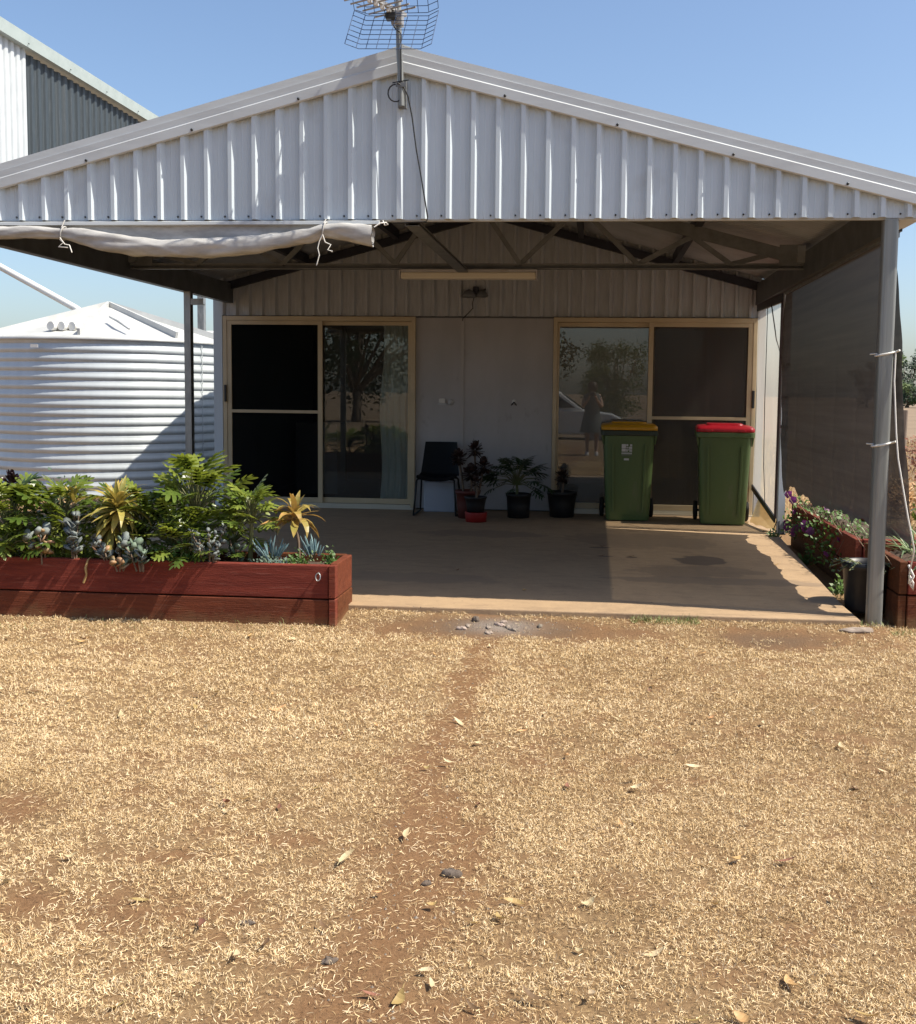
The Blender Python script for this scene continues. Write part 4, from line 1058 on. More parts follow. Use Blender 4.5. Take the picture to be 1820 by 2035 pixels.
def strap_leaf(L, W, bend, seg=6, fold=0.25):
    mb = MB(); a = 0.0; x = z = 0.0; rows = []
    for i in range(seg + 1):
        t = i / seg
        wd = W * (0.55 + 1.3 * t * (1 - t) * 1.6) * (1 - t ** 4) * .5 + 0.0008
        rows.append([(x, -wd, z + fold * wd), (x, 0, z), (x, wd, z + fold * wd)])
        x += math.cos(a) * L / seg; z += math.sin(a) * L / seg; a -= bend / seg * (0.5 + t)
    for r0, r1 in zip(rows[:-1], rows[1:]): mb.add(r0 + r1, [(0, 3, 4, 1), (1, 4, 5, 2)], True)
    return mb
def pad_leaf(L, W, th, cup=0.15):
    mb = MB(); n = 8
    ring_ = [(L * (0.55 - 0.5 * math.cos(2 * math.pi * k / n)), W * .5 * math.sin(2 * math.pi * k / n)) for k in range(n)]
    vs = [(x, y, cup * (y * y / W + (x - L * .5) ** 2 / L)) for x, y in ring_] + [(L * .55, 0, th), (L * .55, 0, -th)]
    fs = [(k, (k + 1) % n, n) for k in range(n)] + [((k + 1) % n, k, n + 1) for k in range(n)]
    return mb.add(vs, fs, True)
def finger(L, r):
    return MB().tube([(0, 0, 0), (L * .3, 0, L * .01), (L * .75, 0, L * .05), (L, 0, L * .09)], [r * .7, r, r * .95, r * .15], 6)
def spoon_leaf(L, W):
    mb = MB(); rows = []
    for t, wd in ((0, .12), (.35, .4), (.7, 1), (.9, .75), (1, .05)):
        rows.append([(L * t, -W * wd / 2, L * .22 * t * t + .003), (L * t, 0, L * .22 * t * t), (L * t, W * wd / 2, L * .22 * t * t + .003)])
    for r0, r1 in zip(rows[:-1], rows[1:]): mb.add(r0 + r1, [(0, 3, 4, 1), (1, 4, 5, 2)], True)
    return mb
def meshes(name, mbs, m): return [mesh(name, b, m) for b in mbs]
PH = meshes('leaf', [lobed_leaf(0.20, 0.110, 5, .18, 1), lobed_leaf(0.17, 0.105, 4, .30, 2), lobed_leaf(0.22, 0.105, 5, .12, 3), lobed_leaf(0.15, 0.09, 4, .4, 4)], M['philo'])
PHD = meshes('leaf', [lobed_leaf(0.15, 0.095, 5, .3, 5), lobed_leaf(0.13, 0.08, 5, .45, 6)], M['philo_dark'])
YS = meshes('leaf', [strap_leaf(0.22, 0.034, 0.9), strap_leaf(0.25, 0.038, 1.6), strap_leaf(0.20, 0.040, 2.2), strap_leaf(0.19, 0.032, 0.3)], M['yellow'])
OS = meshes('leaf', [strap_leaf(0.20, 0.040, 1.3), strap_leaf(0.22, 0.044, 2.2), strap_leaf(0.20, 0.044, 3.0), strap_leaf(0.18, 0.036, 0.4)], M['orange'])
SV = meshes('leaf', [pad_leaf(0.066, 0.056, .004, .10), pad_leaf(0.054, 0.050, .004, .10), pad_leaf(0.074, 0.060, .005, .08)], M['silver'])
OV = meshes('leaf', [pad_leaf(0.066, 0.050, .004), pad_leaf(0.054, 0.046, .004)], M['olive'])
TN = meshes('leaf', [pad_leaf(0.066, 0.055, .006), pad_leaf(0.05, 0.045, .005)], M['tan'])
CH = meshes('leaf', [finger(0.10, .0052), finger(0.13, .0058), finger(0.08, .005)], M['chalk'])
AE = meshes('leaf', [spoon_leaf(0.065, 0.026), spoon_leaf(0.05, 0.024)], M['aeon'])
AG = meshes('leaf', [spoon_leaf(0.055, 0.026), spoon_leaf(0.045, 0.022)], M['aeon_green'])
GS = meshes('leaf', [strap_leaf(0.34, 0.014, 1.2, 6, .5), strap_leaf(0.28, 0.013, 1.9, 6, .5), strap_leaf(0.38, 0.013, .6, 6, .5)], M['strap_green'])

def philodendron(label, base, spread, height, n, seed, lib=PH, sc_=1.0, centre=None, group=None, tilt=0.0, low=0.15):
    r_ = random.Random(seed)
    t_ = thing('philodendron', label, 'plant', base, 0, group)
    stems = MB(); b = Vector(base)
    c = b + Vector((0, 0, height * .30)) if centre is None else Vector(centre)
    stems.tube([b + Vector((0, 0, -.03)), (b + c) / 2 + Vector((.006, 0, 0)), c], [0.017, 0.015, 0.012], 8)
    for i in range(n):
        a = i * 2.39996 + r_.uniform(-.3, .3)
        t = (i + .5) / n
        el = R(82) * (1 - t) ** 0.8 + R(-12) * t + r_.uniform(-.12, .12)
        d = Vector((math.cos(a) * math.cos(el) * spread, math.sin(a) * math.cos(el) * spread * 0.7, math.sin(el) * (height - (c.z - b.z)) * .80 + low * (.5 - t) * height * .3))
        d *= r_.uniform(.75, 1.05)
        tip = c + d
        mid = c + d * .5 + Vector((0, 0, 0.03))
        stems.tube([c, mid, tip], [0.006, .005, 0.0035], 5)
        dirv = (d.normalized() + Vector((math.cos(a), math.sin(a) * .8 - 0.25, 0)) * .7 + Vector((0, 0, r_.uniform(-.45, .6)))).normalized()
        lm = lib[r_.randrange(len(lib))]
        inst('leaf', lm, t_, Matrix.Translation(-b) @ leaf_frame(tip, dirv, r_.uniform(-.6, .6) + tilt, sc_ * r_.uniform(.75, 1.12)))
    obj('stem', stems, M['stemgreen'], t_)
    return t_
TZ = PZ - 0.075
philodendron('bushy green philodendron at the left edge of the long planter', (-2.42, -0.20, TZ), 0.25, 0.48, 50, 1, PH, .84)
philodendron('low green philodendron spilling over the left end of the planter front', (-2.36, -0.36, TZ - .01), 0.20, 0.22, 18, 14, PH, .85)
philodendron('wide green philodendron between dark rosette and brown-leaved rosette', (-2.10, -0.16, TZ), 0.25, 0.48, 48, 2, PH, .84)
philodendron('tall green philodendron, highest plant of the long planter', (-1.24, -0.12, TZ), 0.23, 0.64, 44, 3, PH, .98, centre=(-1.26, -0.12, TZ + .26))
philodendron('dense low philodendron below the tallest one in the planter', (-1.36, -0.24, TZ), 0.22, 0.36, 40, 4, PH, .74)
philodendron('green philodendron on bare brown trunk near right end of planter', (-0.90, -0.18, TZ), 0.15, 0.47, 34, 5, PH, .72, centre=(-0.885, -0.18, TZ + .25))
philodendron('short philodendron behind the grey succulents in mid planter', (-1.60, -0.12, TZ), 0.22, 0.44, 32, 15, PH, .8)

philodendron('green philodendron left of the dark rosettes near the far left planter end', (-2.82, -0.2, TZ), 0.24, 0.44, 34, 19, PH, .84)
philodendron('leftmost green philodendron in the long planter', (-3.28, -0.2, TZ), 0.24, 0.42, 34, 20, PH, .84)
philodendron('short green philodendron at the planter back between the tallest one and trunk', (-1.04, -0.06, TZ), 0.17, 0.36, 24, 16, PH, .74)
philodendron('short green philodendron at the planter back behind the yellow rosette', (-1.80, -0.05, TZ), 0.20, 0.42, 30, 17, PH, .8)
philodendron('low green philodendron in front of the tallest one', (-1.24, -0.33, TZ), 0.15, 0.26, 24, 18, PH, .68)
def rosette(name, label, base, lib, n, stem_h, seed, el0=80, el1=-25, sc_=1.0, squash=1.0, stem_r=.012, cat='plant', group=None, stemmat='stembrown', lean=(0, 0)):
    r_ = random.Random(seed); t_ = thing(name, label, cat, base, 0, group); b = Vector(base)
    top_ = b + Vector((lean[0], lean[1], stem_h))
    obj('stem', MB().tube([b + Vector((0, 0, -.03)), (b + top_) / 2 + Vector((.008, 0, 0)), top_ + Vector((0, 0, .01))], [stem_r * 1.15, stem_r, stem_r * .9], 8), M[stemmat], t_)
    for i in range(n):
        t = (i + .5) / n; a = i * 2.39996 + r_.uniform(-.15, .15)
        el = R(el0) * (1 - t) + R(el1) * t + r_.uniform(-.10, .10)
        d = Vector((math.cos(a) * math.cos(el), math.sin(a) * math.cos(el) * squash, math.sin(el)))
        inst('leaf', lib[min(len(lib) - 1, r_.randrange(len(lib)))], t_, Matrix.Translation(-b) @ leaf_frame(top_ + Vector((0, 0, 0.035 * (1 - t))) + d * .012, d, r_.uniform(-.25, .25), sc_ * r_.uniform(.8, 1.1) * (0.75 + .3 * t)))
    return t_
rosette('cordyline', 'yellow brown rosette plant with stacked strap leaves, mid left of planter', (-1.68, -0.28, TZ), YS, 54, 0.31, 21, 88, -45, 1.08)
rosette('cordyline', 'lower brown tier of strap leaves beside the yellow rosette', (-1.72, -0.27, TZ), YS, 30, 0.22, 26, 25, -55, 1.05)
rosette('cordyline', 'small bright yellow rosette among the left philodendrons', (-2.0, -0.2, TZ), YS, 14, 0.34, 22, 86, 35, 0.62)
rosette('cordyline', 'orange tipped drooping rosette on thin stem at right end of planter', (-0.60, -0.13, TZ), OS, 26, 0.27, 23, 78, -22, 1.12, lean=(-.03, 0), stem_r=.009)
rosette('aeonium', 'dark purple aeonium rosette at far left of the planter', (-2.50, -0.02, TZ), AE, 60, 0.42, 24, 88, -60, 1.35)
rosette('aeonium', 'lower dark purple aeonium rosette beside the taller one', (-2.40, -0.05, TZ), AE, 40, 0.34, 25, 88, -50, 1.1)

def succulent(label, base, w_, h_, n, seed, lib, lib2=None, sc_=1.0):
    r_ = random.Random(seed); t_ = thing('silver_succulent', label, 'plant', base); b = Vector(base); st = MB()
    ns_ = max(3, n // 9)
    for s_ in range(ns_):
        a = r_.uniform(0, 6.28); tip = Vector((math.cos(a) * w_ * 1.35 * r_.uniform(.2, 1), math.sin(a) * w_ * .6 * r_.uniform(.2, 1) - .01, h_ * r_.uniform(.35, .92)))
        st.tube([b + tip * .15 * 0 + Vector((tip.x * .3, tip.y * .3, -.02)), b + tip * .6, b + tip], [.006, .005, .004], 5)
        k = n // ns_
        for i in range(k):
            t = 0.25 + 0.75 * i / max(1, k - 1); aa = i * 1.571 + (i % 2) * 0.25 + r_.uniform(-.3, .3)
            d = Vector((math.cos(aa), math.sin(aa) * .7 - .15, r_.uniform(.35, 1.5) * (0.4 + t))).normalized()
            lb = lib2 if (lib2 and r_.random() < .25) else lib
            p = b + Vector((tip.x * (.3 + .7 * t), tip.y * (.3 + .7 * t), tip.z * t))
            inst('leaf', lb[r_.randrange(len(lb))], t_, Matrix.Translation(-b) @ leaf_frame(p, d, r_.uniform(-.9, .9), sc_ * r_.uniform(.5, 1.15)))
    obj('stem', st, M['stembrown'], t_)
    return t_
succulent('silver grey succulent with round pads nearest the left planter edge', (-2.10, -0.40, TZ + .02), 0.10, 0.23, 40, 31, SV, TN, .92)
succulent('tall silver blue succulent left of the yellow brown rosette', (-1.90, -0.40, TZ + .02), 0.07, 0.32, 44, 32, SV, None, 1.0)
succulent('pale silver succulent directly below the yellow brown rosette', (-1.66, -0.40, TZ + .02), 0.09, 0.25, 40, 33, SV, TN, .92)
succulent('grey green round leaved succulent hanging over planter edge in the middle', (-1.46, -0.44, TZ), 0.13, 0.17, 44, 34, OV, SV, 1.05)
succulent('silver grey succulent mound right of the tallest philodendron', (-1.07, -0.38, TZ + .02), 0.11, 0.24, 70, 35, SV, None, .72)
succulent('small grey green succulent left of the brown trunk', (-0.98, -0.22, TZ), 0.06, 0.20, 16, 36, OV)
succulent('tan withered succulent trailing over the planter front', (-1.60, -0.455, TZ), 0.10, 0.03, 18, 37, TN, OV, 1.15)

def chalk(label, base, w_, h_, n, seed):
    r_ = random.Random(seed); t_ = thing('chalk_sticks', label, 'plant', base); b = Vector(base); st = MB()
    for i in range(n):
        a = r_.uniform(0, 6.28); rr = r_.random() ** .6
        p = b + Vector((math.cos(a) * rr * w_ * .5, math.sin(a) * rr * w_ * .4, h_ * .25 * r_.random()))
        d = Vector((math.cos(a) * rr * .8 + r_.uniform(-.15, .15), math.sin(a) * rr * .6 - .1, 1.0))
        inst('leaf', CH[r_.randrange(3)], t_, Matrix.Translation(-b) @ leaf_frame(p, d, r_.uniform(0, 6), r_.uniform(.8, 1.15) * h_ / .13))
    for k in range(5): st.tube([b + Vector((r_.uniform(-.02, .02), r_.uniform(-.02, .02), -.03)), b + Vector((r_.uniform(-.04, .04), r_.uniform(-.03, .03), h_ * .3))], .005, 5)
    obj('stem', st, M['stemgreen'], t_)
chalk('blue grey chalk stick succulent right of the brown trunk', (-0.74, -0.26, TZ + .04), 0.13, 0.12, 34, 41)
chalk('blue grey chalk stick succulent nearest the right planter end', (-0.50, -0.20, TZ + .06), 0.10, 0.11, 26, 42)
chalk('small blue grey chalk stick clump at the foot of the orange rosette', (-0.66, -0.30, TZ), 0.10, 0.08, 18, 43)

def ground_cover(label, base, w_, d_, h_, n, seed, m, L=0.02, name='leafy_plant', cat='plant'):
    r_ = random.Random(seed); t_ = thing(name, label, cat, base); b = Vector(base); f = MB(); st = MB()
    for i in range(n):
        p = b + Vector((r_.gauss(0, .42) * w_, r_.gauss(0, .42) * d_, abs(r_.gauss(.4, .35)) * h_))
        d = Vector((r_.uniform(-1, 1), r_.uniform(-1, .6), r_.uniform(-.2, 1))).normalized(); s_ = L * r_.uniform(.6, 1.4)
        u_ = d.orthogonal().normalized(); n_ = d.cross(u_)
        f.add([p, p + d * s_ * .5 + u_ * s_ * .28, p + d * s_ + n_ * s_ * .15, p + d * s_ * .5 - u_ * s_ * .28], [(0, 1, 2, 3)], True)
        if i % 9 == 0: st.tube([b + Vector(((p.x - b.x) * .5, (p.y - b.y) * .5, -.02)), p], .0018, 4, False)
    o_ = obj('foliage', f, m, t_); o_['kind'] = 'stuff'
    o_ = obj('stem', st, M['stemgreen'], t_); o_['kind'] = 'stuff'
    return t_
ground_cover('small bright green leafy plant in the right front corner of long planter', (-0.38, -0.24, TZ), .05, .05, .09, 170, 51, M['small_green'], .022)
ground_cover('low yellow green stubble plant beneath the orange rosette', (-0.56, -0.30, TZ), .09, .05, .08, 240, 52, M['small_green'], .02)
ground_cover('mat of grey green groundcover between chalk sticks and trunk', (-0.73, -0.33, TZ), .12, .05, .06, 300, 53, M['olive'], .018)
ground_cover('low green filler foliage along the planter front in the middle', (-1.28, -0.36, TZ), .20, .05, .10, 420, 54, M['small_green'], .024)
ground_cover('grey leafed bushy herb behind the left philodendrons', (-2.20, 0.0, TZ + .2), .08, .05, .22, 220, 55, M['olive'], .03)
ground_cover('deep green underplanting in the left half of the long planter', (-2.1, -0.26, TZ), .50, .12, .18, 1100, 56, M['philo'], .035)
# dry hanging stem over the planter front
top_mesh('dry_vine', MB().tube([(-1.80, -.40, .30), (-1.80, -.435, .29), (-1.815, -.438, .24), (-1.81, -.437, .20), (-1.83, -.437, .15)], [.004, .005, .008, .006, .007], 6),
         M['drop'], 'dry straw coloured vine tail hanging down the planter front', 'vine', (-1.80, -.40, .30))

# right planters
def strappy(label, base, n, seed, sc_=1.0):
    r_ = random.Random(seed); t_ = thing('strappy_plant', label, 'plant', base); b = Vector(base)
    for i in range(n):
        a = r_.uniform(0, 6.28); el = R(r_.uniform(15, 80))
        d = Vector((math.cos(a) * math.cos(el), math.sin(a) * math.cos(el), math.sin(el)))
        inst('leaf', GS[r_.randrange(3)], t_, Matrix.Translation(-b) @ leaf_frame(b + Vector((r_.uniform(-.03, .03), r_.uniform(-.03, .03), 0)), d, r_.uniform(-.4, .4), sc_ * r_.uniform(.7, 1.1)))
    obj('bulb', MB().lathe([(0.0, .05), (.03, .03), (.04, 0), (.03, -.03)], tuple(b), 10), M['stemgreen'], t_)
strappy('grey green strappy plant at the front of the near right planter', (3.30, 0.30, .27), 40, 61)
strappy('second strappy plant behind the first in the near right planter', (3.48, 0.55, .27), 36, 62)
strappy('strappy plant at the back corner of the near right planter', (3.28, 0.80, .27), 30, 63, .8)
strappy('thin strappy tuft in the far right planter next to the petunias', (3.2, 1.45, .27), 26, 64, .7)
# petunias
pe_t = thing('petunia', 'purple flowered petunia trailing over the far right planter', 'flowering plant', (3.14, 2.3, .27))
r_ = random.Random(5); f = MB(); st = MB(); b = Vector((3.14, 2.3, .27))
FL = MB()
for k in range(5):
    a0 = k * 2 * math.pi / 5; a1 = a0 + 2 * math.pi / 5
    FL.add([(0, 0, 0), (.026 * math.cos(a0), .026 * math.sin(a0), .012), (.034 * math.cos((a0 + a1) / 2), .034 * math.sin((a0 + a1) / 2), .010), (.026 * math.cos(a1), .026 * math.sin(a1), .012)], [(0, 1, 2, 3)], True)
FL = mesh('flower', FL, M['petal'])
for i in range(80):
    y = r_.uniform(1.5, 3.6); hang = r_.random()
    p = Vector((3.10 - 0.14 * hang + r_.uniform(0, .12) * (1 - hang), y, .36 - .30 * hang ** 1.4 + r_.uniform(-.02, .05)))
    st.tube([Vector((3.14, y + r_.uniform(-.2, .2), .27)), Vector((3.08, y, .36)), p], .002, 4, False)
    for j in range(12):
        q_ = p + Vector((r_.gauss(0, .035), r_.gauss(0, .07), r_.gauss(0, .035))); d = Vector((r_.uniform(-1, .4), r_.uniform(-1, 1), r_.uniform(-.3, 1))).normalized(); u_ = d.orthogonal().normalized(); s_ = .04 * r_.uniform(.6, 1.2)
        f.add([q_, q_ + d * s_ * .5 + u_ * s_ * .3, q_ + d * s_, q_ + d * s_ * .5 - u_ * s_ * .3], [(0, 1, 2, 3)], True)
    if i % 11 == 1:
        inst('flower', FL, pe_t, Matrix.Translation(-b) @ leaf_frame(p + Vector((-.03, -.03, .01)), Vector((.3, .2, 1)).cross(Vector((1, .6, .3))), r_.uniform(-.5, .5), r_.uniform(.8, 1.15)) @ Matrix.Rotation(R(-50), 4, 'Y'))
for (x_, y_, z_) in ((2.98, 3.55, .40), (3.0, 3.42, .36), (2.97, 3.5, .10), (3.0, 3.2, .13), (2.98, 2.75, .22), (2.97, 2.45, .20)):
    inst('flower', FL, pe_t, Matrix.Translation(Vector((x_, y_, z_)) - b) @ Matrix.Rotation(R(70), 4, 'X') @ Matrix.Rotation(R(-30), 4, 'Y') @ Matrix.Scale(1.25, 4))
fo = obj('foliage', f, M['small_green'], pe_t); fo['kind'] = 'stuff'
o_ = obj('stem', st, M['stembrown'], pe_t); o_['kind'] = 'stuff'

# ================================================================ pots
def pot(name, label, c, r0, r1, h, m, z0=0.0, soil=True, group=None):
    t_ = thing(name, label, 'pot', (c[0], c[1], z0), 0, group)
    obj('body', MB().lathe([(0, .001), (r0, 0.001), (r0 + (r1 - r0) * .5, h * .5), (r1, h * .88), (r1 + .006, h * .88), (r1 + .010, h), (r1 - .004, h), (r1 - .010, h * .9)], (c[0], c[1], z0), 28), m, t_)
    obj('soil', MB().lathe([(0, h * .9), (r1 - .012, h * .88)], (c[0], c[1], z0), 20), M['potsoil'], t_)
    return t_
rb = thing('red_saucer_pot', 'low bright red pot on the slab under a black pot', 'pot', (0.0, 4.22, 0))
obj('body', MB().lathe([(0, .001), (.105, .001), (.11, .05), (.115, .09), (.115, .098), (.09, .098), (.09, .06), (0, .05)], (0.0, 4.22, 0), 24), M['pot_red'], rb)
bp = pot('black_pot', 'black pot stacked on the low red pot beside the chair', (-0.005, 4.22), .085, .108, .155, M['pot_black'], 0.10)
rp = pot('red_pot', 'dull red pot with bronze rosettes right of the chair', (-0.12, 4.52), .10, .125, .29, M['pot_dark_red'], 0.0)
rosette('aeonium', 'tallest bronze aeonium in the dull red pot by the chair', (-0.05, 4.50, .25), AG, 60, 0.45, 71, 85, -60, 1.9)
rosette('aeonium', 'bronze aeonium leaning left in the dull red pot', (-0.16, 4.50, .25), AG, 60, 0.36, 72, 85, -60, 1.8, lean=(-.06, 0))
rosette('aeonium', 'low wide bronze aeonium at the front of the red pot', (-0.08, 4.42, .25), AG, 70, 0.20, 73, 85, -50, 2.0)
rosette('aeonium', 'bronze aeonium leaning right over the stacked black pot', (-0.02, 4.48, .25), AG, 60, 0.28, 77, 85, -60, 1.8, lean=(.07, -.05))
rosette('aeonium', 'small bronze aeonium growing in the stacked black pot', (0.0, 4.22, .24), AG, 34, 0.14, 74, 85, -45, 1.4)
pot('black_pot', 'black pot of lobed philodendron standing mid wall', (0.40, 4.66), .115, .128, .255, M['pot_black'])
philodendron('dark lobed philodendron in black pot against the wall panel', (0.38, 4.64, .22), .27, .42, 40, 75, PHD, 1.05)
pot('black_pot', 'wide rimmed black pot in front of the right glass door edge', (0.85, 4.82), .125, .155, .27, M['pot_black'])
rosette('aeonium', 'small brown rosette plant in the wide rimmed black pot', (0.85, 4.82, .24), AG, 60, 0.17, 76, 80, -60, 1.6)
bpt = thing('black_tub', 'tall black tub behind the right front post with trailing succulent', 'pot', (2.92, .46, -.05))
obj('body', MB().lathe([(0, .0), (.118, .0), (.122, .02), (.142, .27), (.150, .275), (.152, .315), (.140, .315), (.134, .27)], (2.92, .46, -.05), 28), M['pot_black'], bpt)
obj('soil', MB().lathe([(0, .275), (.136, .27)], (2.92, .46, -.05), 20), M['potsoil'], bpt)
ts = thing('trailing_succulent', 'pale green trailing succulent spilling over rim of the black tub', 'plant', (2.92, .46, .22))
r_ = random.Random(9); st = MB(); b = Vector((2.92, .46, .22))
for i in range(11):
    a = R(150 + 22 * i + r_.uniform(-10, 10)); L = r_.uniform(.12, .22)
    p1 = b + Vector((math.cos(a) * .12, math.sin(a) * .12, .055)); p2 = p1 + Vector((math.cos(a) * L * .6, math.sin(a) * L * .6, -.02 - .05 * r_.random()))
    st.tube([b, p1, p2], .004, 5)
    for k in range(8):
        t = .3 + .7 * k / 7; q_ = p1.lerp(p2, t); d = Vector((r_.uniform(-1, 1), r_.uniform(-1, 1), r_.uniform(.1, 1)))
        inst('leaf', OV[k % 2], ts, Matrix.Translation(-b) @ leaf_frame(q_, d, 0, .34))
obj('stem', st, M['stemgreen'], ts)

# ================================================================ bins
def wheelie(label, loc, rz, lid_m, lid_name, rim_m):
    t_ = thing('wheelie_bin', label, 'bin', loc, rz)
    # local frame: front towards -y
    secs = [rrect(0, 0, .435, .50, .05, .012), rrect(0, 0, .445, .51, .05, .03), rrect(0, -.02, .478, .575, .05, .45), rrect(0, -.035, .512, .63, .05, .86), rrect(0, -.035, .514, .635, .05, .90)]
    mb = MB().loft(secs, True); obj('body', mb, M['bin_green'], t_, world=False)
    secs = [rrect(0, -.035, .53, .65, .05, .885), rrect(0, -.035, .575, .70, .045, .892), rrect(0, -.035, .575, .70, .045, .935), rrect(0, -.035, .560, .69, .045, .94)]
    obj('rim', MB().loft(secs, False), rim_m, t_, world=False)
    l = MB().loft([rrect(0, -.03, .565, .70, .05, .943), rrect(0, -.03, .570, .71, .05, .948), rrect(0, -.03, .568, .708, .05, .978), rrect(0, -.02, .53, .66, .06, .996), rrect(0, -.01, .40, .50, .07, 1.005)], True)
    lo_ = obj(lid_name, l, lid_m, t_, world=False)
    obj('lid_ridge', MB().loft([rrect(0.0, -.02, .37, .34, .05, 1.0), rrect(0.0, -.02, .35, .32, .05, 1.022)], False), lid_m, lo_, world=False, bevel=0.004)
    obj('lid_grip', MB().loft([rrect(-.16, -.385, .07, .03, .012, .952), rrect(-.16, -.385, .07, .03, .012, .968)]).loft([rrect(.16, -.385, .07, .03, .012, .952), rrect(.16, -.385, .07, .03, .012, .968)]), lid_m, lo_, world=False)
    obj('handle', MB().tube([(-.24, .33, .93), (-.24, .385, .955), (.24, .385, .955), (.24, .33, .93)], .014, 8), M['bin_green'], t_, world=False)
    for s in (-1, 1):
        wmb = MB().lathe([(0, -.022), (.085, -.022), (.10, -.014), (.10, .014), (.085, .022), (0, .022)], (0, 0, 0), 24)
        for i, v in enumerate(wmb.v): wmb.v[i] = (s * .262 + v[2], .21 + v[0], .101 + v[1])
        wh = obj('wheel', wmb, M['rubber'], t_, world=False)
        hb = MB().lathe([(0, 0), (.04, 0), (.045, .006)], (0, 0, 0), 12)
        for i, v in enumerate(hb.v): hb.v[i] = (s * (.262 + .0225 + v[2] * .5), .21 + v[0], .101 + v[1])
        obj('hub', hb, M['black'], wh, world=False)
        obj('rib', MB().loft([rrect(s * .262, -.30, .012, .03, .004, .80), rrect(s * .270, -.31, .022, .05, .006, .885)]), M['bin_green'], t_, world=False)
    for k in (-1, 1):
        obj('moulded_rib', MB().loft([rrect(k * .15, -.276, .022, .012, .003, .10), rrect(k * .165, -.354, .022, .012, .003, .80)]), M['bin_green'], t_, world=False)
    obj('axle', MB().tube([(-.25, .21, .101), (.25, .21, .101)], .012, 8), M['black'], t_, world=False)
    return t_
yb = wheelie('green wheelie bin with yellow lid and white sticker', (1.535, 4.78, 0), R(0), M['lid_yellow'], 'yellow_lid', mat('dark_bin_rim', (0.022, 0.035, 0.020), .5))
rdb = wheelie('green wheelie bin with bright red lid', (2.50, 4.62, 0), R(-4), M['lid_red'], 'red_lid', M['bin_green'])
# sticker: white square emblem with a leaf-like cut, small line of lettering, date tab
stk = MB()
def sq(x0, x1, z0, z1): # on the sloping front face
    f_ = lambda z: -.255 - (z - .012) * (.3525 - .25) / (.86 - .012) - .0035 - .0
    stk.add([(x0, f_(z0), z0), (x1, f_(z0), z0), (x1, f_(z1), z1), (x0, f_(z1), z1)], [(0, 1, 2, 3)])
x0 = -.075; zt0 = .80; s_ = .105
for (a, b, c, d) in ((0, .40, .60, 1), (.44, .62, .80, 1), (.70, 1, .55, .76), (.80, 1, .80, 1), (.44, .66, .60, .70), (0, .40, 0.28, .56), (.44, .58, .28, .52), (.62, .72, .40, .50), (.74, 1, .28, .42), (.70, 1, .46, .52)):
    sq(x0 + a * s_, x0 + b * s_, zt0 - s_ + c * s_, zt0 - s_ + d * s_)
for k in range(9): sq(x0 + k * .0117, x0 + k * .0117 + .009, zt0 - s_ + .002, zt0 - s_ + .020)
sq(x0 + .025, x0 + .075, zt0 - .165, zt0 - .145)
obj('sticker', stk, M['sticker'], yb, world=False)
stk = MB()
for k in range(11): sq(x0 + k * .0095, x0 + k * .0095 + .006, zt0 - s_ - .016, zt0 - s_ - .008)
obj('sticker', stk, mat('faint_print', (.16, .17, .16), .6), yb, world=False)

# ================================================================ chair
ch = thing('stacking_chair', 'dark plastic stacking chair with tube legs against the wall', 'chair', (-0.48, 4.80, 0))
mb = MB()
def shell(u, v):
    # v 0..0.45 seat front to back, 0.45..1 back upwards
    x = (u - .5)
    if v < .45:
        t = v / .45; wd = .40 + .02 * t; y = -.20 + .38 * t; z = .405 - .02 * math.sin(math.pi * t) - .03 * max(0, (.18 - t) / .18) ** 2
    else:
        t = (v - .45) / .55; wd = .42 - .07 * t; y = .18 + .05 * math.sin(t * 1.57) + .05 * t; z = .405 - .0 + .36 * t
    cup = (2 * abs(x)) ** 2.5
    return (x * wd, y - (0.035 * cup if v > .45 else 0), z + (0.035 * cup if v < .45 else 0))
mb.grid(16, 26, shell)
k0 = len(mb.v)
def shell2(u, v):
    x_, y_, z_ = shell(u, v); return (x_, y_ + .006, z_ - .010)
mb.grid(16, 26, shell2)
obj('seat_shell', mb, M['chair'], ch, world=False)
for s in (-1, 1):
    lg = MB().tube([(s * .18, -.14, .39), (s * .20, -.17, .375), (s * .225, -.215, .02), (s * .225, -.205, .010), (s * .225, -.15, .010)], .0105, 8)
    obj('leg', lg, M['chrome'], ch, world=False)
    lg = MB().tube([(s * .18, .12, .39), (s * .20, .15, .37), (s * .225, .235, .06), (s * .225, .245, .010)], .0105, 8)
    obj('leg', lg, M['chrome'], ch, world=False)
    obj('runner', MB().tube([(s * .225, -.215, .012), (s * .225, .245, .012)], .0105, 8), M['chrome'], ch, world=False)
for yb_ in (-.10, .12): obj('seat_bar', MB().tube([(-.19, yb_, .383), (.19, yb_, .383)], .009, 8), M['chrome'], ch, world=False)
# pale box stored under the chair
top_mesh('storage_tub', MB().box(-.66, -.30, 4.98, 5.15, 0.001, .33), mat('pale_tub', (.34, .36, .41), .6), 'pale grey tub standing under and behind the dark chair', 'tub', (-.48, 5.06, .001), bevel=.01)

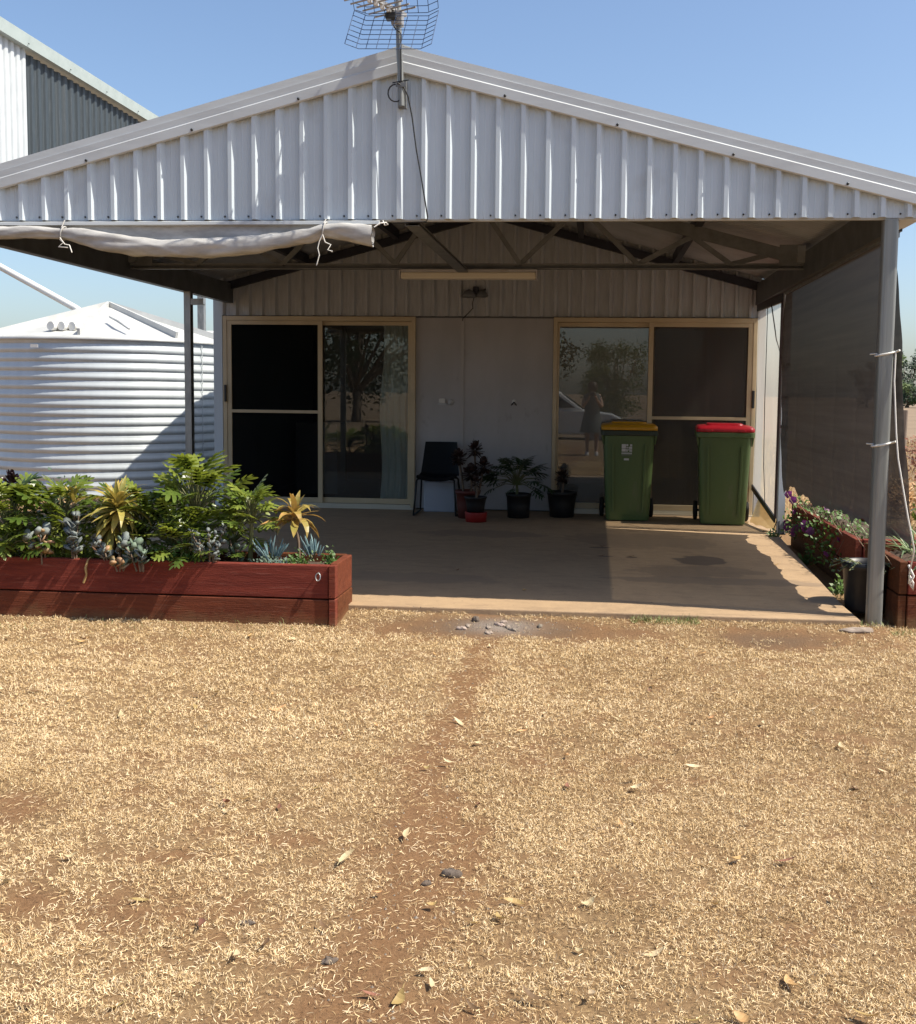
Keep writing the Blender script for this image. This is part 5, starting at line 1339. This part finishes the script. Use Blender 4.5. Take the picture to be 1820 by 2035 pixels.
# ================================================================ right-hand background
fp = thing('fence_post', 'thin weathered fence post standing in the dry field right', 'fence post', (4.95, 7.0, G))
obj('post', MB().tube([(4.94, 7.0, -.3), (4.945, 7.0, .3), (4.966, 7.0, 1.15)], [.036, .034, .030], 10), M['timber_grey'], fp)
obj('wire_wrap', MB().lathe([(.035, 0), (.037, .004), (.035, .008)], (4.953, 7, .62), 10), M['chrome'], fp)
top_mesh('fence_wire', MB().tube([(4.4, 4.0, .62), (4.953, 7.035, .62), (9, 29, .62)], .003, 5), M['chrome'], 'single slack wire strung past the weathered fence post', 'wire', (4.4, 4.0, .62))
def shrub(name, label, c, w_, h_, n, seed, m, L, cat='shrub', zfrac=.5):
    r_ = random.Random(seed); t_ = thing(name, label, cat, c); b = Vector(c); f = MB(); st = MB()
    tips = []
    for k in range(9):
        a = r_.uniform(0, 6.28); el = r_.uniform(.5, 1.4); tp_ = b + Vector((math.cos(a) * w_ * .8 * math.cos(el), math.sin(a) * w_ * .8 * math.cos(el), h_ * math.sin(el)))
        st.tube([b + Vector((0, 0, -.02)), (b + tp_) / 2 + Vector((r_.uniform(-.03, .03), 0, .02)), tp_], [.008, .005, .002], 5); tips.append(tp_)
    for i in range(n):
        tp_ = r_.choice(tips); t = r_.uniform(.3, 1.05); p = b.lerp(tp_, t) + Vector((r_.gauss(0, .12) * w_, r_.gauss(0, .12) * w_, r_.gauss(0, .08) * h_))
        d = Vector((r_.uniform(-1, 1), r_.uniform(-1, 1), r_.uniform(-.4, 1))).normalized(); u_ = d.orthogonal().normalized(); s_ = L * r_.uniform(.5, 1.3)
        f.add([p, p + d * s_ * .5 + u_ * s_ * .22, p + d * s_, p + d * s_ * .5 - u_ * s_ * .22], [(0, 1, 2, 3)], True)
    o_ = obj('foliage', f, m, t_); o_['kind'] = 'stuff'
    obj('stem', st, M['stembrown'], t_)
shrub('dead_bush', 'rusty brown dead bush behind the right planters', (5.25, 6.6, G), .5, 1.05, 1600, 81, M['rust_weed'], .06)
shrub('dead_bush', 'second rusty weed further out in the dry field', (7.2, 11, G), .8, .9, 1200, 82, M['rust_weed'], .09)
shrub('green_bush', 'green leafy bush at right edge behind the near planter', (4.35, 3.6, G), .30, .62, 900, 83, M['philo'], .09)
shrub('grey_bush', 'grey green bush beyond the near right planter', (4.75, 5.0, G), .35, .35, 600, 84, M['olive'], .05)
shrub('dead_bush', 'low straw coloured weed clump by the fence post', (4.75, 6.2, G), .35, .4, 700, 85, M['drop'], .07)
shrub('dead_bush', 'pale dry weed clump in gap between rear post and screen', (3.35, 4.6, G), .22, .28, 500, 86, M['drop'], .06)
def crown_tree(name, label, c, h, w_, m, seed, n=1800, leaf=.55, trunk_h=.35, cat='tree', clumps=16):
    r_ = random.Random(seed); t_ = thing(name, label, cat, c); b = Vector(c); st = MB(); f = MB()
    th = h * trunk_h
    top_ = b + Vector((r_.uniform(-.3, .3), r_.uniform(-.3, .3), th))
    st.tube([b + Vector((0, 0, -.3)), b + Vector((.05, 0, th * .5)), top_], [h * .030, h * .024, h * .02], 8)
    cl_ = []
    for k in range(clumps):
        a = r_.uniform(0, 6.28); zz = r_.uniform(trunk_h * .75, 1.0); rr = w_ * (1.0 - abs((zz - .62) / .5) ** 2 * .6) * r_.uniform(.25, 1)
        p = b + Vector((math.cos(a) * rr, math.sin(a) * rr, h * min(.93, zz))); cl_.append((p, r_.uniform(.14, .26) * w_ + .04 * h))
        st.tube([top_ - Vector((0, 0, th * .3 * r_.random())), top_.lerp(p, .5) + Vector((0, 0, .1)), p], [h * .011, h * .007, h * .003], 5)
    for i in range(n):
        p0, cr0 = cl_[i % clumps]
        v = Vector((r_.gauss(0, 1), r_.gauss(0, 1), r_.gauss(0, .75))); v = v.normalized() * cr0 * r_.uniform(.35, 1.15) 
        p = p0 + v; d = Vector((r_.uniform(-1, 1), r_.uniform(-1, 1), r_.uniform(-1, .5))).normalized(); u_ = d.orthogonal().normalized(); s_ = leaf * r_.uniform(.5, 1.2)
        f.add([p, p + d * s_ * .5 + u_ * s_ * .25, p + d * s_, p + d * s_ * .5 - u_ * s_ * .25], [(0, 1, 2, 3)], True)
    obj('trunk', st, M['trunk'], t_)
    o_ = obj('crown', f, m, t_); o_['kind'] = 'stuff'
    return t_
FT = 'trees along the far field edge'
far = [('pale_gum', 'pale green gum tree just right of the front post on the skyline', 40.3, 140, 7.4, 1.7, 'crown_a', 101), ('dark_tree', 'dark pointed tree right of the pale gum on the skyline', 43.2, 142, 7.6, 2.0, 'crown_b', 102),
       ('dark_shrub', 'dark low shrub under the pale gum at the field edge', 41.8, 138, 3.6, 2.6, 'crown_b', 103), ('dark_tree', 'round dark tree at the right frame edge on the skyline', 45.6, 141, 6.4, 2.6, 'crown_b', 104),
       ('pale_shrub', 'light green shrub between the two skyline trees', 43.0, 136, 4.4, 2.0, 'crown_a', 105), ('dark_tree', 'dark skyline tree hidden mostly behind the front post', 37.3, 140, 6.0, 2.6, 'crown_b', 106)]
for nm, lb, x_, y_, h_, w__, m_, sd in far: crown_tree(nm, lb, (x_, y_, G), h_, w__, M[m_], sd, 900, .55, .15, clumps=18)
for i in range(10):
    crown_tree('dark_tree', 'tree of the far field edge outside the photograph to the right', (49 + i * 4.3, 138 + (i * 37) % 9, G), 5 + (i * 13) % 4, 2.6, M['crown_b'], 120 + i, 400, .8, .2, group=None) if False else None

# ================================================================ behind the camera, seen mirrored in the door glass
crown_tree('gum_tree', 'tall gum tree reflected in upper left of right door glass', (-2.9, -15.0, G), 8.2, 2.9, M['crown_a'], 201, 8000, .17, .45, clumps=26)
crown_tree('bushy_tree', 'round bushy tree reflected in the middle of the right door glass', (1.9, -31, G), 3.5, 1.7, M['crown_a'], 202, 9000, .13, .12, clumps=34)
crown_tree('bushy_tree', 'broad tree reflected at the right of the door glass', (8.6, -36, G), 7.6, 3.4, M['crown_b'], 203, 6000, .3, .2, clumps=24)
crown_tree('bushy_tree', 'dark tree reflected in the left sliding door', (-9.5, -30, G), 8.5, 4.6, M['crown_b'], 204, 6000, .32, .2, clumps=26)
crown_tree('bushy_tree', 'lower tree beside the dark one reflected in the left door', (-15.5, -34, G), 7.5, 4.4, M['crown_b'], 205, 5000, .34, .2, clumps=24)
crown_tree('bushy_tree', 'far tree reflected between the two nearer trees', (-3.5, -55, G), 5.5, 4.0, M['crown_b'], 206, 4000, .34, .2, clumps=24)
crown_tree('bushy_tree', 'tall tree reflected at the far right of the screen door', (15.5, -44, G), 10, 4.6, M['crown_b'], 207, 5000, .36, .2, clumps=24)
# white car
car = thing('parked_car', 'white parked car reflected behind the standing person in door glass', 'car', (-0.2, -16.0, G - .15))
def carsec(x): return x
low = [(-2.2, .35), (-2.25, .75), (-2.15, 1.02), (-1.9, 1.08), (1.0, 1.06), (1.9, .94), (2.2, .78), (2.25, .45), (2.1, .30), (-2.1, .28)]
mb = MB(); mb.loft([[(x_, y_, z_) for x_, z_ in low] for y_ in (-.86, .86)])
obj('body', mb, M['car_white'], car, bevel=.05, world=False)
cab = [(-1.95, 1.06), (-1.75, 1.62), (-.2, 1.68), (.25, 1.60), (1.05, 1.05)]
mb = MB(); mb.loft([[(x_, sgn * (.84 if z_ < 1.2 else .68), z_) for x_, z_ in cab] for sgn in (-1, 1)])
obj('cabin', mb, M['car_white'], car, bevel=.03, world=False)
for sgn in (-1, 1):
    for poly_ in ([(-1.72, 1.12), (-1.60, 1.52), (-.85, 1.57), (-.85, 1.12)], [(-.78, 1.12), (-.78, 1.57), (-.2, 1.58), (.18, 1.52), (.80, 1.12)]):
        mb = MB(); mb.loft([[(x_, sgn * (.84 - (z_ - 1.06) * .26 + d_), z_) for x_, z_ in poly_] for d_ in (.012, .022)])
        obj('window', mb, M['car_glass'], car, world=False)
    obj('headlight', MB().loft([rrect(2.14, sgn * .66, .12, .28, .03, .68), rrect(2.08, sgn * .66, .14, .28, .03, .84)]), M['headlight'], car, world=False)
    for wx in (-1.4, 1.4):
        wmb = MB().lathe([(0, -.11), (.29, -.11), (.33, -.07), (.33, .07), (.29, .11), (0, .11)], (0, 0, 0), 24)
        for i, v in enumerate(wmb.v): wmb.v[i] = (wx + v[0], sgn * .80 + v[2], .33 + v[1])
        wh = obj('wheel', wmb, M['rubber'], car, world=False)
        hb = MB().lathe([(0, .0), (.20, .0), (.21, .02)], (0, 0, 0), 16)
        for i, v in enumerate(hb.v): hb.v[i] = (wx + v[0], sgn * (.915), .33 + v[1])
        obj('rim', hb, M['rim'], wh, world=False)
obj('windscreen', MB().loft([[(.34 + d_, -.62, 1.55), (.34 + d_, .62, 1.55), (.98 + d_, .74, 1.09), (.98 + d_, -.74, 1.09)] for d_ in (.03, .05)]), M['car_glass'], car, world=False)

# person taking the photograph (seen only as a reflection)
pn = thing('person', 'person in a grey knee length dress holding up a phone', 'person', (1.12, -6.98, G))
def skin_body():
    me = bpy.data.meshes.new('body')
    V = [(0, 0, .86), (0, 0, 1.0), (0, .0, 1.18), (0, .0, 1.33), (0, .01, 1.41), (0, .02, 1.47), (0, .03, 1.56),
         (.09, 0, .84), (.10, .01, .45), (.10, -.01, .09), (.11, .10, .035), (-.09, 0, .84), (-.10, .01, .45), (-.10, -.01, .09), (-.11, .10, .035),
         (.15, 0, 1.32), (.21, .10, 1.10), (.10, .32, 1.24), (.055, .40, 1.33), (-.15, 0, 1.32), (-.21, .10, 1.10), (-.10, .32, 1.24), (-.055, .40, 1.33)]
    E_ = [(0, 1), (1, 2), (2, 3), (3, 4), (4, 5), (5, 6), (0, 7), (7, 8), (8, 9), (9, 10), (0, 11), (11, 12), (12, 13), (13, 14), (3, 15), (15, 16), (16, 17), (17, 18), (3, 19), (19, 20), (20, 21), (21, 22)]
    Rr = [.13, .115, .125, .10, .05, .065, .085, .085, .055, .036, .034, .085, .055, .036, .034, .06, .042, .032, .03, .06, .042, .032, .03]
    me.from_pydata(V, E_, []); me.update()
    o_ = bpy.data.objects.new('body', me); col.objects.link(o_); o_.parent = pn
    mo = o_.modifiers.new('skin', 'SKIN'); 
    for i, r0 in enumerate(Rr): me.skin_vertices[0].data[i].radius = (r0, r0)
    me.skin_vertices[0].data[0].use_root = True
    o_.modifiers.new('sub', 'SUBSURF').render_levels = 2
    mo.use_smooth_shade = True
    me.materials.append(M['skin'])
    return o_
if not bpy.data.objects[0] is None:
    try: skin_body()
    except Exception:
        pass
obj('dress', MB().lathe([(.27, .52), (.25, .62), (.19, .92), (.16, 1.02), (.18, 1.2), (.20, 1.32), (.12, 1.39), (.07, 1.41)], (0, 0, 0), 24), M['dress'], pn, world=False)
obj('hair', MB().lathe([(.06, 1.42), (.105, 1.46), (.115, 1.55), (.09, 1.63), (0, 1.66)], (0, -.02, 0), 18), M['hair'], pn, world=False)
for sgn in (-1, 1):
    obj('shoe', MB().loft([rrect(sgn * .105, .05, .085, .25, .04, .0), rrect(sgn * .105, .05, .09, .25, .04, .03), rrect(sgn * .105, .03, .075, .17, .03, .085)], True), M['shoe'], pn, world=False)
    for k in range(4):   # fingers round the phone edge
        obj('finger', MB().tube([(sgn * .055, .405, 1.325 + k * .016), (sgn * .075, .43, 1.335 + k * .016), (sgn * .06, .452, 1.338 + k * .016)], [.008, .0075, .006], 6), M['skin'], pn, world=False)
    obj('thumb', MB().tube([(sgn * .06, .40, 1.33), (sgn * .045, .41, 1.355), (sgn * .03, .413, 1.37)], [.010, .009, .007], 6), M['skin'], pn, world=False)
ph = top_mesh('phone', MB().box(1.12 - .072, 1.12 + .072, -6.560, -6.552, 1.25, 1.325), M['phone'], 'dark phone held up by the person in the grey dress', 'phone', (1.12, -6.556, 1.25), bevel=.003)

# ================================================================ lawn: straw blades (nobody could count them)
def blades(name, n, xr, yr, seed, mt, keep=True, Lr=(0.010, 0.030), wr=(0.0013, 0.0027), eld=(6, 72), tone=None, dens=None, yfall=None, tuft=1, spread=0.006):
    rg = np.random.default_rng(seed)
    x = rg.uniform(xr[0], xr[1], n)
    if yfall: y = yr[0] + (yr[1] - yr[0]) * rg.random(n) ** yfall
    else: y = rg.uniform(yr[0], yr[1], n)
    if dens is not None:
        k = rg.random(n) < dens(x, y); x = x[k]; y = y[k]; n = len(x)
    tn0 = None
    if tuft > 1:
        tn0 = np.repeat(rg.normal(0, .16, n), tuft)
        x = np.repeat(x, tuft) + rg.normal(0, spread, n * tuft); y = np.repeat(y, tuft) + rg.normal(0, spread, n * tuft); n = len(x)
    z = ground_z(x, y)
    L = rg.uniform(Lr[0], Lr[1], n); wd = rg.uniform(wr[0], wr[1], n)
    az = rg.uniform(0, 2 * np.pi, n); el = np.radians(rg.uniform(eld[0], eld[1], n))
    b1 = rg.normal(0, 0.75, n); b2 = rg.normal(-0.5, 0.6, n)
    P = np.zeros((n, 3, 3)); P[:, 0] = np.stack([x, y, z - 0.002], -1) + 0
    off = rg.uniform(0, 0.010, n) ; P[:, 0, 2] += off
    d1 = np.stack([np.cos(az) * np.cos(el), np.sin(az) * np.cos(el), np.sin(el)], -1)
    a2 = az + b1; e2 = np.clip(el + b2, -0.6, 1.3)
    d2 = np.stack([np.cos(a2) * np.cos(e2), np.sin(a2) * np.cos(e2), np.sin(e2)], -1)
    P[:, 1] = P[:, 0] + d1 * (L * .55)[:, None]; P[:, 2] = P[:, 1] + d2 * (L * .45)[:, None]
    P[:, 2, 2] = np.maximum(P[:, 2, 2], z + 0.002)
    up = np.array([0, 0, 1.0])
    side = np.cross(d1, up); side /= np.linalg.norm(side, axis=1)[:, None] + 1e-9
    rr = rg.uniform(-1.0, 1.0, n); nrm = np.cross(side, d1)
    sd = side * np.cos(rr)[:, None] + nrm * np.sin(rr)[:, None]
    ws = np.stack([wd * .9, wd, wd * .25], -1)
    A = P - sd[:, None, :] * ws[:, :, None] * .5; B = P + sd[:, None, :] * ws[:, :, None] * .5
    V = np.stack([A[:, 0], B[:, 0], A[:, 1], B[:, 1], P[:, 2]], 1).reshape(-1, 3)
    base = (np.arange(n) * 5)[:, None]
    F = (base + np.array([[0, 1, 3, 2, 2, 3, 4]])).reshape(-1)
    me = bpy.data.meshes.new(name)
    me.vertices.add(len(V)); me.vertices.foreach_set('co', V.reshape(-1).astype(np.float32))
    me.loops.add(len(F)); me.loops.foreach_set('vertex_index', F.astype(np.int32))
    me.polygons.add(n * 2); me.polygons.foreach_set('loop_start', (np.arange(n)[:, None] * 7 + np.array([[0, 4]])).reshape(-1).astype(np.int32))
    me.update(calc_edges=True)
    tn = tone(x, y, rg) if tone else rg.random(n)
    if tn0 is not None: tn = tn + tn0
    a = me.attributes.new('tone', 'FLOAT', 'POINT'); a.data.foreach_set('value', np.repeat(np.clip(tn, 0, 1), 5).astype(np.float32))
    me.materials.append(mt)
    o_ = bpy.data.objects.new(name, me); col.objects.link(o_)
    return o_
def dens(x, y):
    inpl = (x < -0.28) & (y > -0.43)
    return np.clip(1.05 - 1.02 * bare(x, y) ** .8, 0.02, 1) * (~inpl) * ((y < -0.10) | (x > 2.8))
def tone(x, y, rg):
    return 0.67 + 0.46 * (fbm(x * 1.6, y * 1.6, 91) - .5) + 0.35 * (fbm(x * 6, y * 6, 92, 2) - .5) + rg.normal(0, .31, len(x))
def dens1(x, y):
    dist = y + 6.425
    half = 0.50 * dist                                       
    fall = np.clip(1 - (np.abs(x - (1.18 - 0.05 * dist)) - half - 0.4) / 1.6, 0.42, 1)   # thinner towards the sides
    cl_ = np.clip((fbm(x * 13, y * 17, 63, 3) - 0.30) * 5, 0.40, 1) * np.clip(0.62 + (fbm(x * 2.3, y * 2.9, 66, 4) - 0.36) * 3.0, 0.68, 1)
    return dens(x, y) * cl_ * fall
o_ = blades('dry_grass', 168000, (-1.6, 3.2), (-4.9, -2.4), 1, M['straw'], dens=dens1, tone=tone, tuft=5, spread=.0045, Lr=(0.006, 0.019), wr=(0.0008, 0.0017))
tag(o_, 'straw coloured dry mown grass covering the near lawn', 'grass', kind='stuff')
o_ = blades('dry_grass', 88000, (-3.2, 4.0), (-2.4, 0.15), 21, M['straw'], dens=dens1, tone=tone, tuft=5, spread=.007, Lr=(0.008, 0.026), wr=(0.0012, 0.0024))
tag(o_, 'straw coloured dry mown grass between the near lawn and the slab', 'grass', kind='stuff')
o_ = blades('dry_grass', 24000, (-3.2, -1.6), (-4.9, -2.4), 31, M['straw'], dens=dens, tone=tone, tuft=5, spread=.009, Lr=(.01, .03), wr=(.0014, .0028))
tag(o_, 'straw coloured dry grass at the left side of the lawn', 'grass', kind='stuff')
o_ = blades('dry_thatch', 330000, (-3.2, 4.0), (-4.9, 0.15), 11, M['straw'], dens=dens1, tone=lambda x, y, rg: tone(x, y, rg) - .20, eld=(0, 20), Lr=(.006, .022), wr=(.0010, .0022))
tag(o_, 'brownish flattened thatch lying beneath the mown grass', 'grass', kind='stuff')
def dens2(x, y): return np.clip(1.0 - .95 * bare(x, y), 0.02, 1)
o_ = blades('dry_grass_outer', 60000, (-9, 11), (-11, 8.5), 2, M['straw'], dens=lambda x, y: dens2(x, y) * ((x < -3.2) | (x > 4.0) | (y < -4.9) | (x > 3.6)) * ~((np.abs(x) < 3.15) & (y > -.1)) , tone=tone, Lr=(.03, .09), wr=(.003, .006))
tag(o_, 'sparser dry grass around the edges of the lawn', 'grass', kind='stuff')
# long pale runners lying on the bare soil
o_ = blades('dry_runners', 20000, (-1.0, 2.0), (-4.6, -0.5), 3, M['straw'], dens=lambda x, y: np.clip(bare(x, y) * 1.6, 0, 1) * .75 + .05, tone=lambda x, y, rg: rg.uniform(.5, 1, len(x)), Lr=(.010, .034), wr=(.0009, .0017), eld=(0, 22), tuft=3, spread=.012)
tag(o_, 'pale dry grass runners lying over the bare soil track', 'grass', kind='stuff')
# field weeds and gap grass
o_ = blades('tall_dry_grass', 26000, (3.4, 16), (3.0, 26), 4, M['straw'], tone=lambda x, y, rg: .35 + rg.normal(0, .18, len(x)), Lr=(.12, .38), wr=(.004, .009), eld=(45, 88))
tag(o_, 'taller rough dry grass in the field beyond the planters', 'grass', kind='stuff')
M['green_blade'] = mat('green_blades', (.13, .17, .045), .6, 0, (.22, .24, .08), 40)
def tuft(label, c, r_, n, seed):
    o_ = blades('grass_tuft', n, (c[0] - r_ * 2, c[0] + r_ * 2), (c[1] - r_ * .5, c[1] + r_ * .5), seed, M['green_blade'], Lr=(.02, .06), wr=(.0015, .003), eld=(20, 80))
    tag(o_, label, 'grass tuft', kind='stuff')
tuft('low green grass tuft at the slab edge near the right post', (1.62, -0.16), .10, 420, 5)
tuft('thin green grass along the foot of the long planter', (-1.5, -0.46), .55, 260, 6)
tuft('green weeds at the foot of the right front post', (2.95, -0.08), .10, 160, 7)
for i, (x_, y_) in enumerate(((2.92, 2.35), (2.90, 1.05), (2.86, 3.6))):
    ground_cover(['small green weed in the soil gap beside the far planter', 'small green weed between slab edge and near planter', 'small weed beside the rear post foot'][i], (x_, y_, -.07), .05, .05, .10, 60, 300 + i, M['small_green'], .04, 'weed', 'weed')

# pebbles and rubble near the slab
rg = random.Random(3)
def stone_mesh(w_, d_, h_, seed):
    r_ = random.Random(seed); mb = MB(); n = 9
    rows = []
    for z, s_ in ((0, .9), (.45, 1.0), (.85, .8), (1, .45)):
        rows.append([(w_ / 2 * s_ * math.cos(2 * math.pi * k / n) * (1 + .18 * math.sin(k * 2.3 + seed)), d_ / 2 * s_ * math.sin(2 * math.pi * k / n) * (1 + .15 * math.cos(k * 1.7 + seed)), h_ * z + .004 * math.sin(k * 3 + seed)) for k in range(n)])
    return mb.loft(rows, False)
def put_stone(label, x_, y_, w_, d_, h_, seed, m, rz=0, group=None):
    z = float(ground_z(np.array([x_]), np.array([y_]))[0])
    me = mesh('stone', stone_mesh(w_, d_, h_, seed), m, .003)
    o_ = bpy.data.objects.new('stone', me); col.objects.link(o_); o_.location = (x_, y_, z - h_ * .15); o_.rotation_euler = (0, 0, rz)
    tag(o_, label, 'stone', group)
put_stone('long dark flat stone beside the bare soil track', 0.795, -3.497, .065, .032, .022, 1, M['stone'], -.1)
put_stone('grey stone sunk in the soil left of the track bottom', 0.56, -3.98, .045, .03, .009, 2, M['stone'], .4)
put_stone('broad dull stone in the thin lawn at lower left', 0.30, -3.82, .05, .03, .007, 3, M['stone'], .1)
put_stone('small dark stone just left of the long flat stone', 0.735, -3.56, .035, .02, .012, 4, M['stone'], .5)
put_stone('grey stone near the rubble patch at the slab front', 0.50, -0.24, .05, .04, .035, 6, M['stone'], .2)
for i in range(9):
    put_stone('broken concrete chip in the grey rubble patch before the slab', 0.66 + rg.gauss(0, .12), -0.33 + rg.gauss(0, .06), rg.uniform(.03, .085), rg.uniform(.025, .05), rg.uniform(.008, .02), 10 + i, M['rubble'], rg.uniform(0, 3), 'concrete chips in the rubble patch')
put_stone('flat broken concrete lump near foot of the right post', 2.72, -0.22, .22, .09, .022, 30, M['rubble'], .1)
mb = MB()
for i in range(420):
    if i < 260: x_, y_ = .64 + rg.gauss(0, .2), -.33 + rg.gauss(0, .08)
    else:
        y_ = rg.uniform(-4.4, -.4); x_ = float(np.interp(y_, TR_Y, TR_X)) + rg.gauss(0, .16)
    z = float(ground_z(np.array([x_]), np.array([y_]))[0]); s_ = rg.uniform(.0025, .007)
    vs = [(x_ + s_ * a * rg.uniform(.7, 1.2), y_ + s_ * b * rg.uniform(.7, 1.2), z + s_ * c * .8) for a, b, c in ((1, 0, 0), (0, 1, 0), (-1, 0, 0), (0, -1, 0), (0, 0, 1))]
    mb.add(vs, [(0, 1, 4), (1, 2, 4), (2, 3, 4), (3, 0, 4)])
o_ = obj('gravel', mb, M['rubble']); tag(o_, 'fine gravel scattered over the bare soil', 'gravel', kind='stuff')

# fallen leaves
def gum_leaf(L, W, curl, seed):
    mb = MB(); rows = []
    for i in range(6):
        t = i / 5; wd = W * math.sin(math.pi * (t * .92 + .05)) ** .8 * .5
        z = curl * L * (t - .5) ** 2 * 2.0; by = .12 * L * math.sin(math.pi * t)
        rows.append([(L * t, by - wd, z + wd * .35), (L * t, by, z), (L * t, by + wd, z + wd * .35)])
    for r0, r1 in zip(rows[:-1], rows[1:]): mb.add(r0 + r1, [(0, 3, 4, 1), (1, 4, 5, 2)], True)
    mb.tube([(0, 0, curl * L * .5), (-.01, -.003, curl * L * .5)], .0012, 4)
    return mb
LV = {}
for key in ('drop', 'drop_brown', 'drop_pale'):
    LV[key] = [mesh('fallen_leaf', gum_leaf(.045, .017, .25, 1), M[key]), mesh('fallen_leaf', gum_leaf(.036, .019, .5, 2), M[key]), mesh('fallen_leaf', gum_leaf(.055, .015, .35, 3), M[key])]
spots = [(0.521, -3.845), (0.605, -3.649), (0.953, -4.163), (0.766, -4.108), (0.675, -4.125), (0.329, -3.987), (0.133, -4.267), (-0.07, -4.271), (0.182, -3.115), (-0.02, -3.097), (0.026, -3.156), (-0.321, -3.521), (1.638, -3.307), (1.743, -3.338), (1.723, -3.031), (1.534, -2.361), (1.486, -1.457), (1.914, -1.942), (1.357, -2.666), (0.998, -1.958), (0.192, -2.316), (-0.807, -2.164), (-0.542, -2.017), (-1.581, -0.921), (-1.831, -0.86), (1.38, -3.859), (1.872, -3.57), (0.96, -3.651), (0.76, -3.70), (0.626, -3.298), (1.205, -3.621), (1.092, -4.117), (1.544, -3.609), (1.341, -3.095),
         (0.79, -4.02), (0.82, -4.05), (0.39, -3.92), (1.30, -4.02), (1.45, -4.15), (1.78, -4.1)]
for k in range(95): spots.append((rg.uniform(-2.2, 2.6), -0.7 - 3.5 * rg.random()))
LBL = {'drop': 'curled tan fallen leaf lying on the dry lawn', 'drop_brown': 'dark brown fallen leaf lying on the dry lawn', 'drop_pale': 'pale cream fallen leaf lying on the dry lawn'}
for i, (x_, y_) in enumerate(spots):
    key = rg.choice(['drop', 'drop', 'drop_pale', 'drop_pale', 'drop_brown'])
    o_ = bpy.data.objects.new('fallen_leaf', LV[key][rg.randrange(3)]); col.objects.link(o_)
    z = float(ground_z(np.array([x_]), np.array([y_]))[0])
    o_.location = (x_, y_, z + .012); o_.rotation_euler = (rg.uniform(-.5, .5), rg.uniform(-.35, .35), rg.uniform(0, 6.28)); s_ = rg.uniform(.7, 1.3); o_.scale = (s_, s_, s_)
    tag(o_, LBL[key], 'leaf', {'drop': 'tan fallen leaves on the lawn', 'drop_brown': 'brown fallen leaves on the lawn', 'drop_pale': 'pale fallen leaves on the lawn'}[key])

for x_, y_, key, lb in ((1.25, 2.62, 'drop_brown', 'brown leaf on the shaded slab left of the damp stain'), (1.51, 2.12, 'drop_brown', 'small brown leaf on the slab in front of the bins'), (1.27, 2.10, 'drop_brown', 'brown leaf lying alone on the slab middle'),
                        (2.62, 1.9, 'drop', 'tan leaf on the sunlit right edge of the slab'), (0.2, 1.2, 'drop_brown', 'brown leaf on the dark left part of the slab'), (0.75, 0.5, 'drop', 'tan leaf near the front of the shaded slab')):
    o_ = bpy.data.objects.new('fallen_leaf', LV[key][rg.randrange(3)]); col.objects.link(o_)
    o_.location = (x_, y_, .004); o_.rotation_euler = (0, 0, rg.uniform(0, 6.28)); tag(o_, lb, 'leaf')
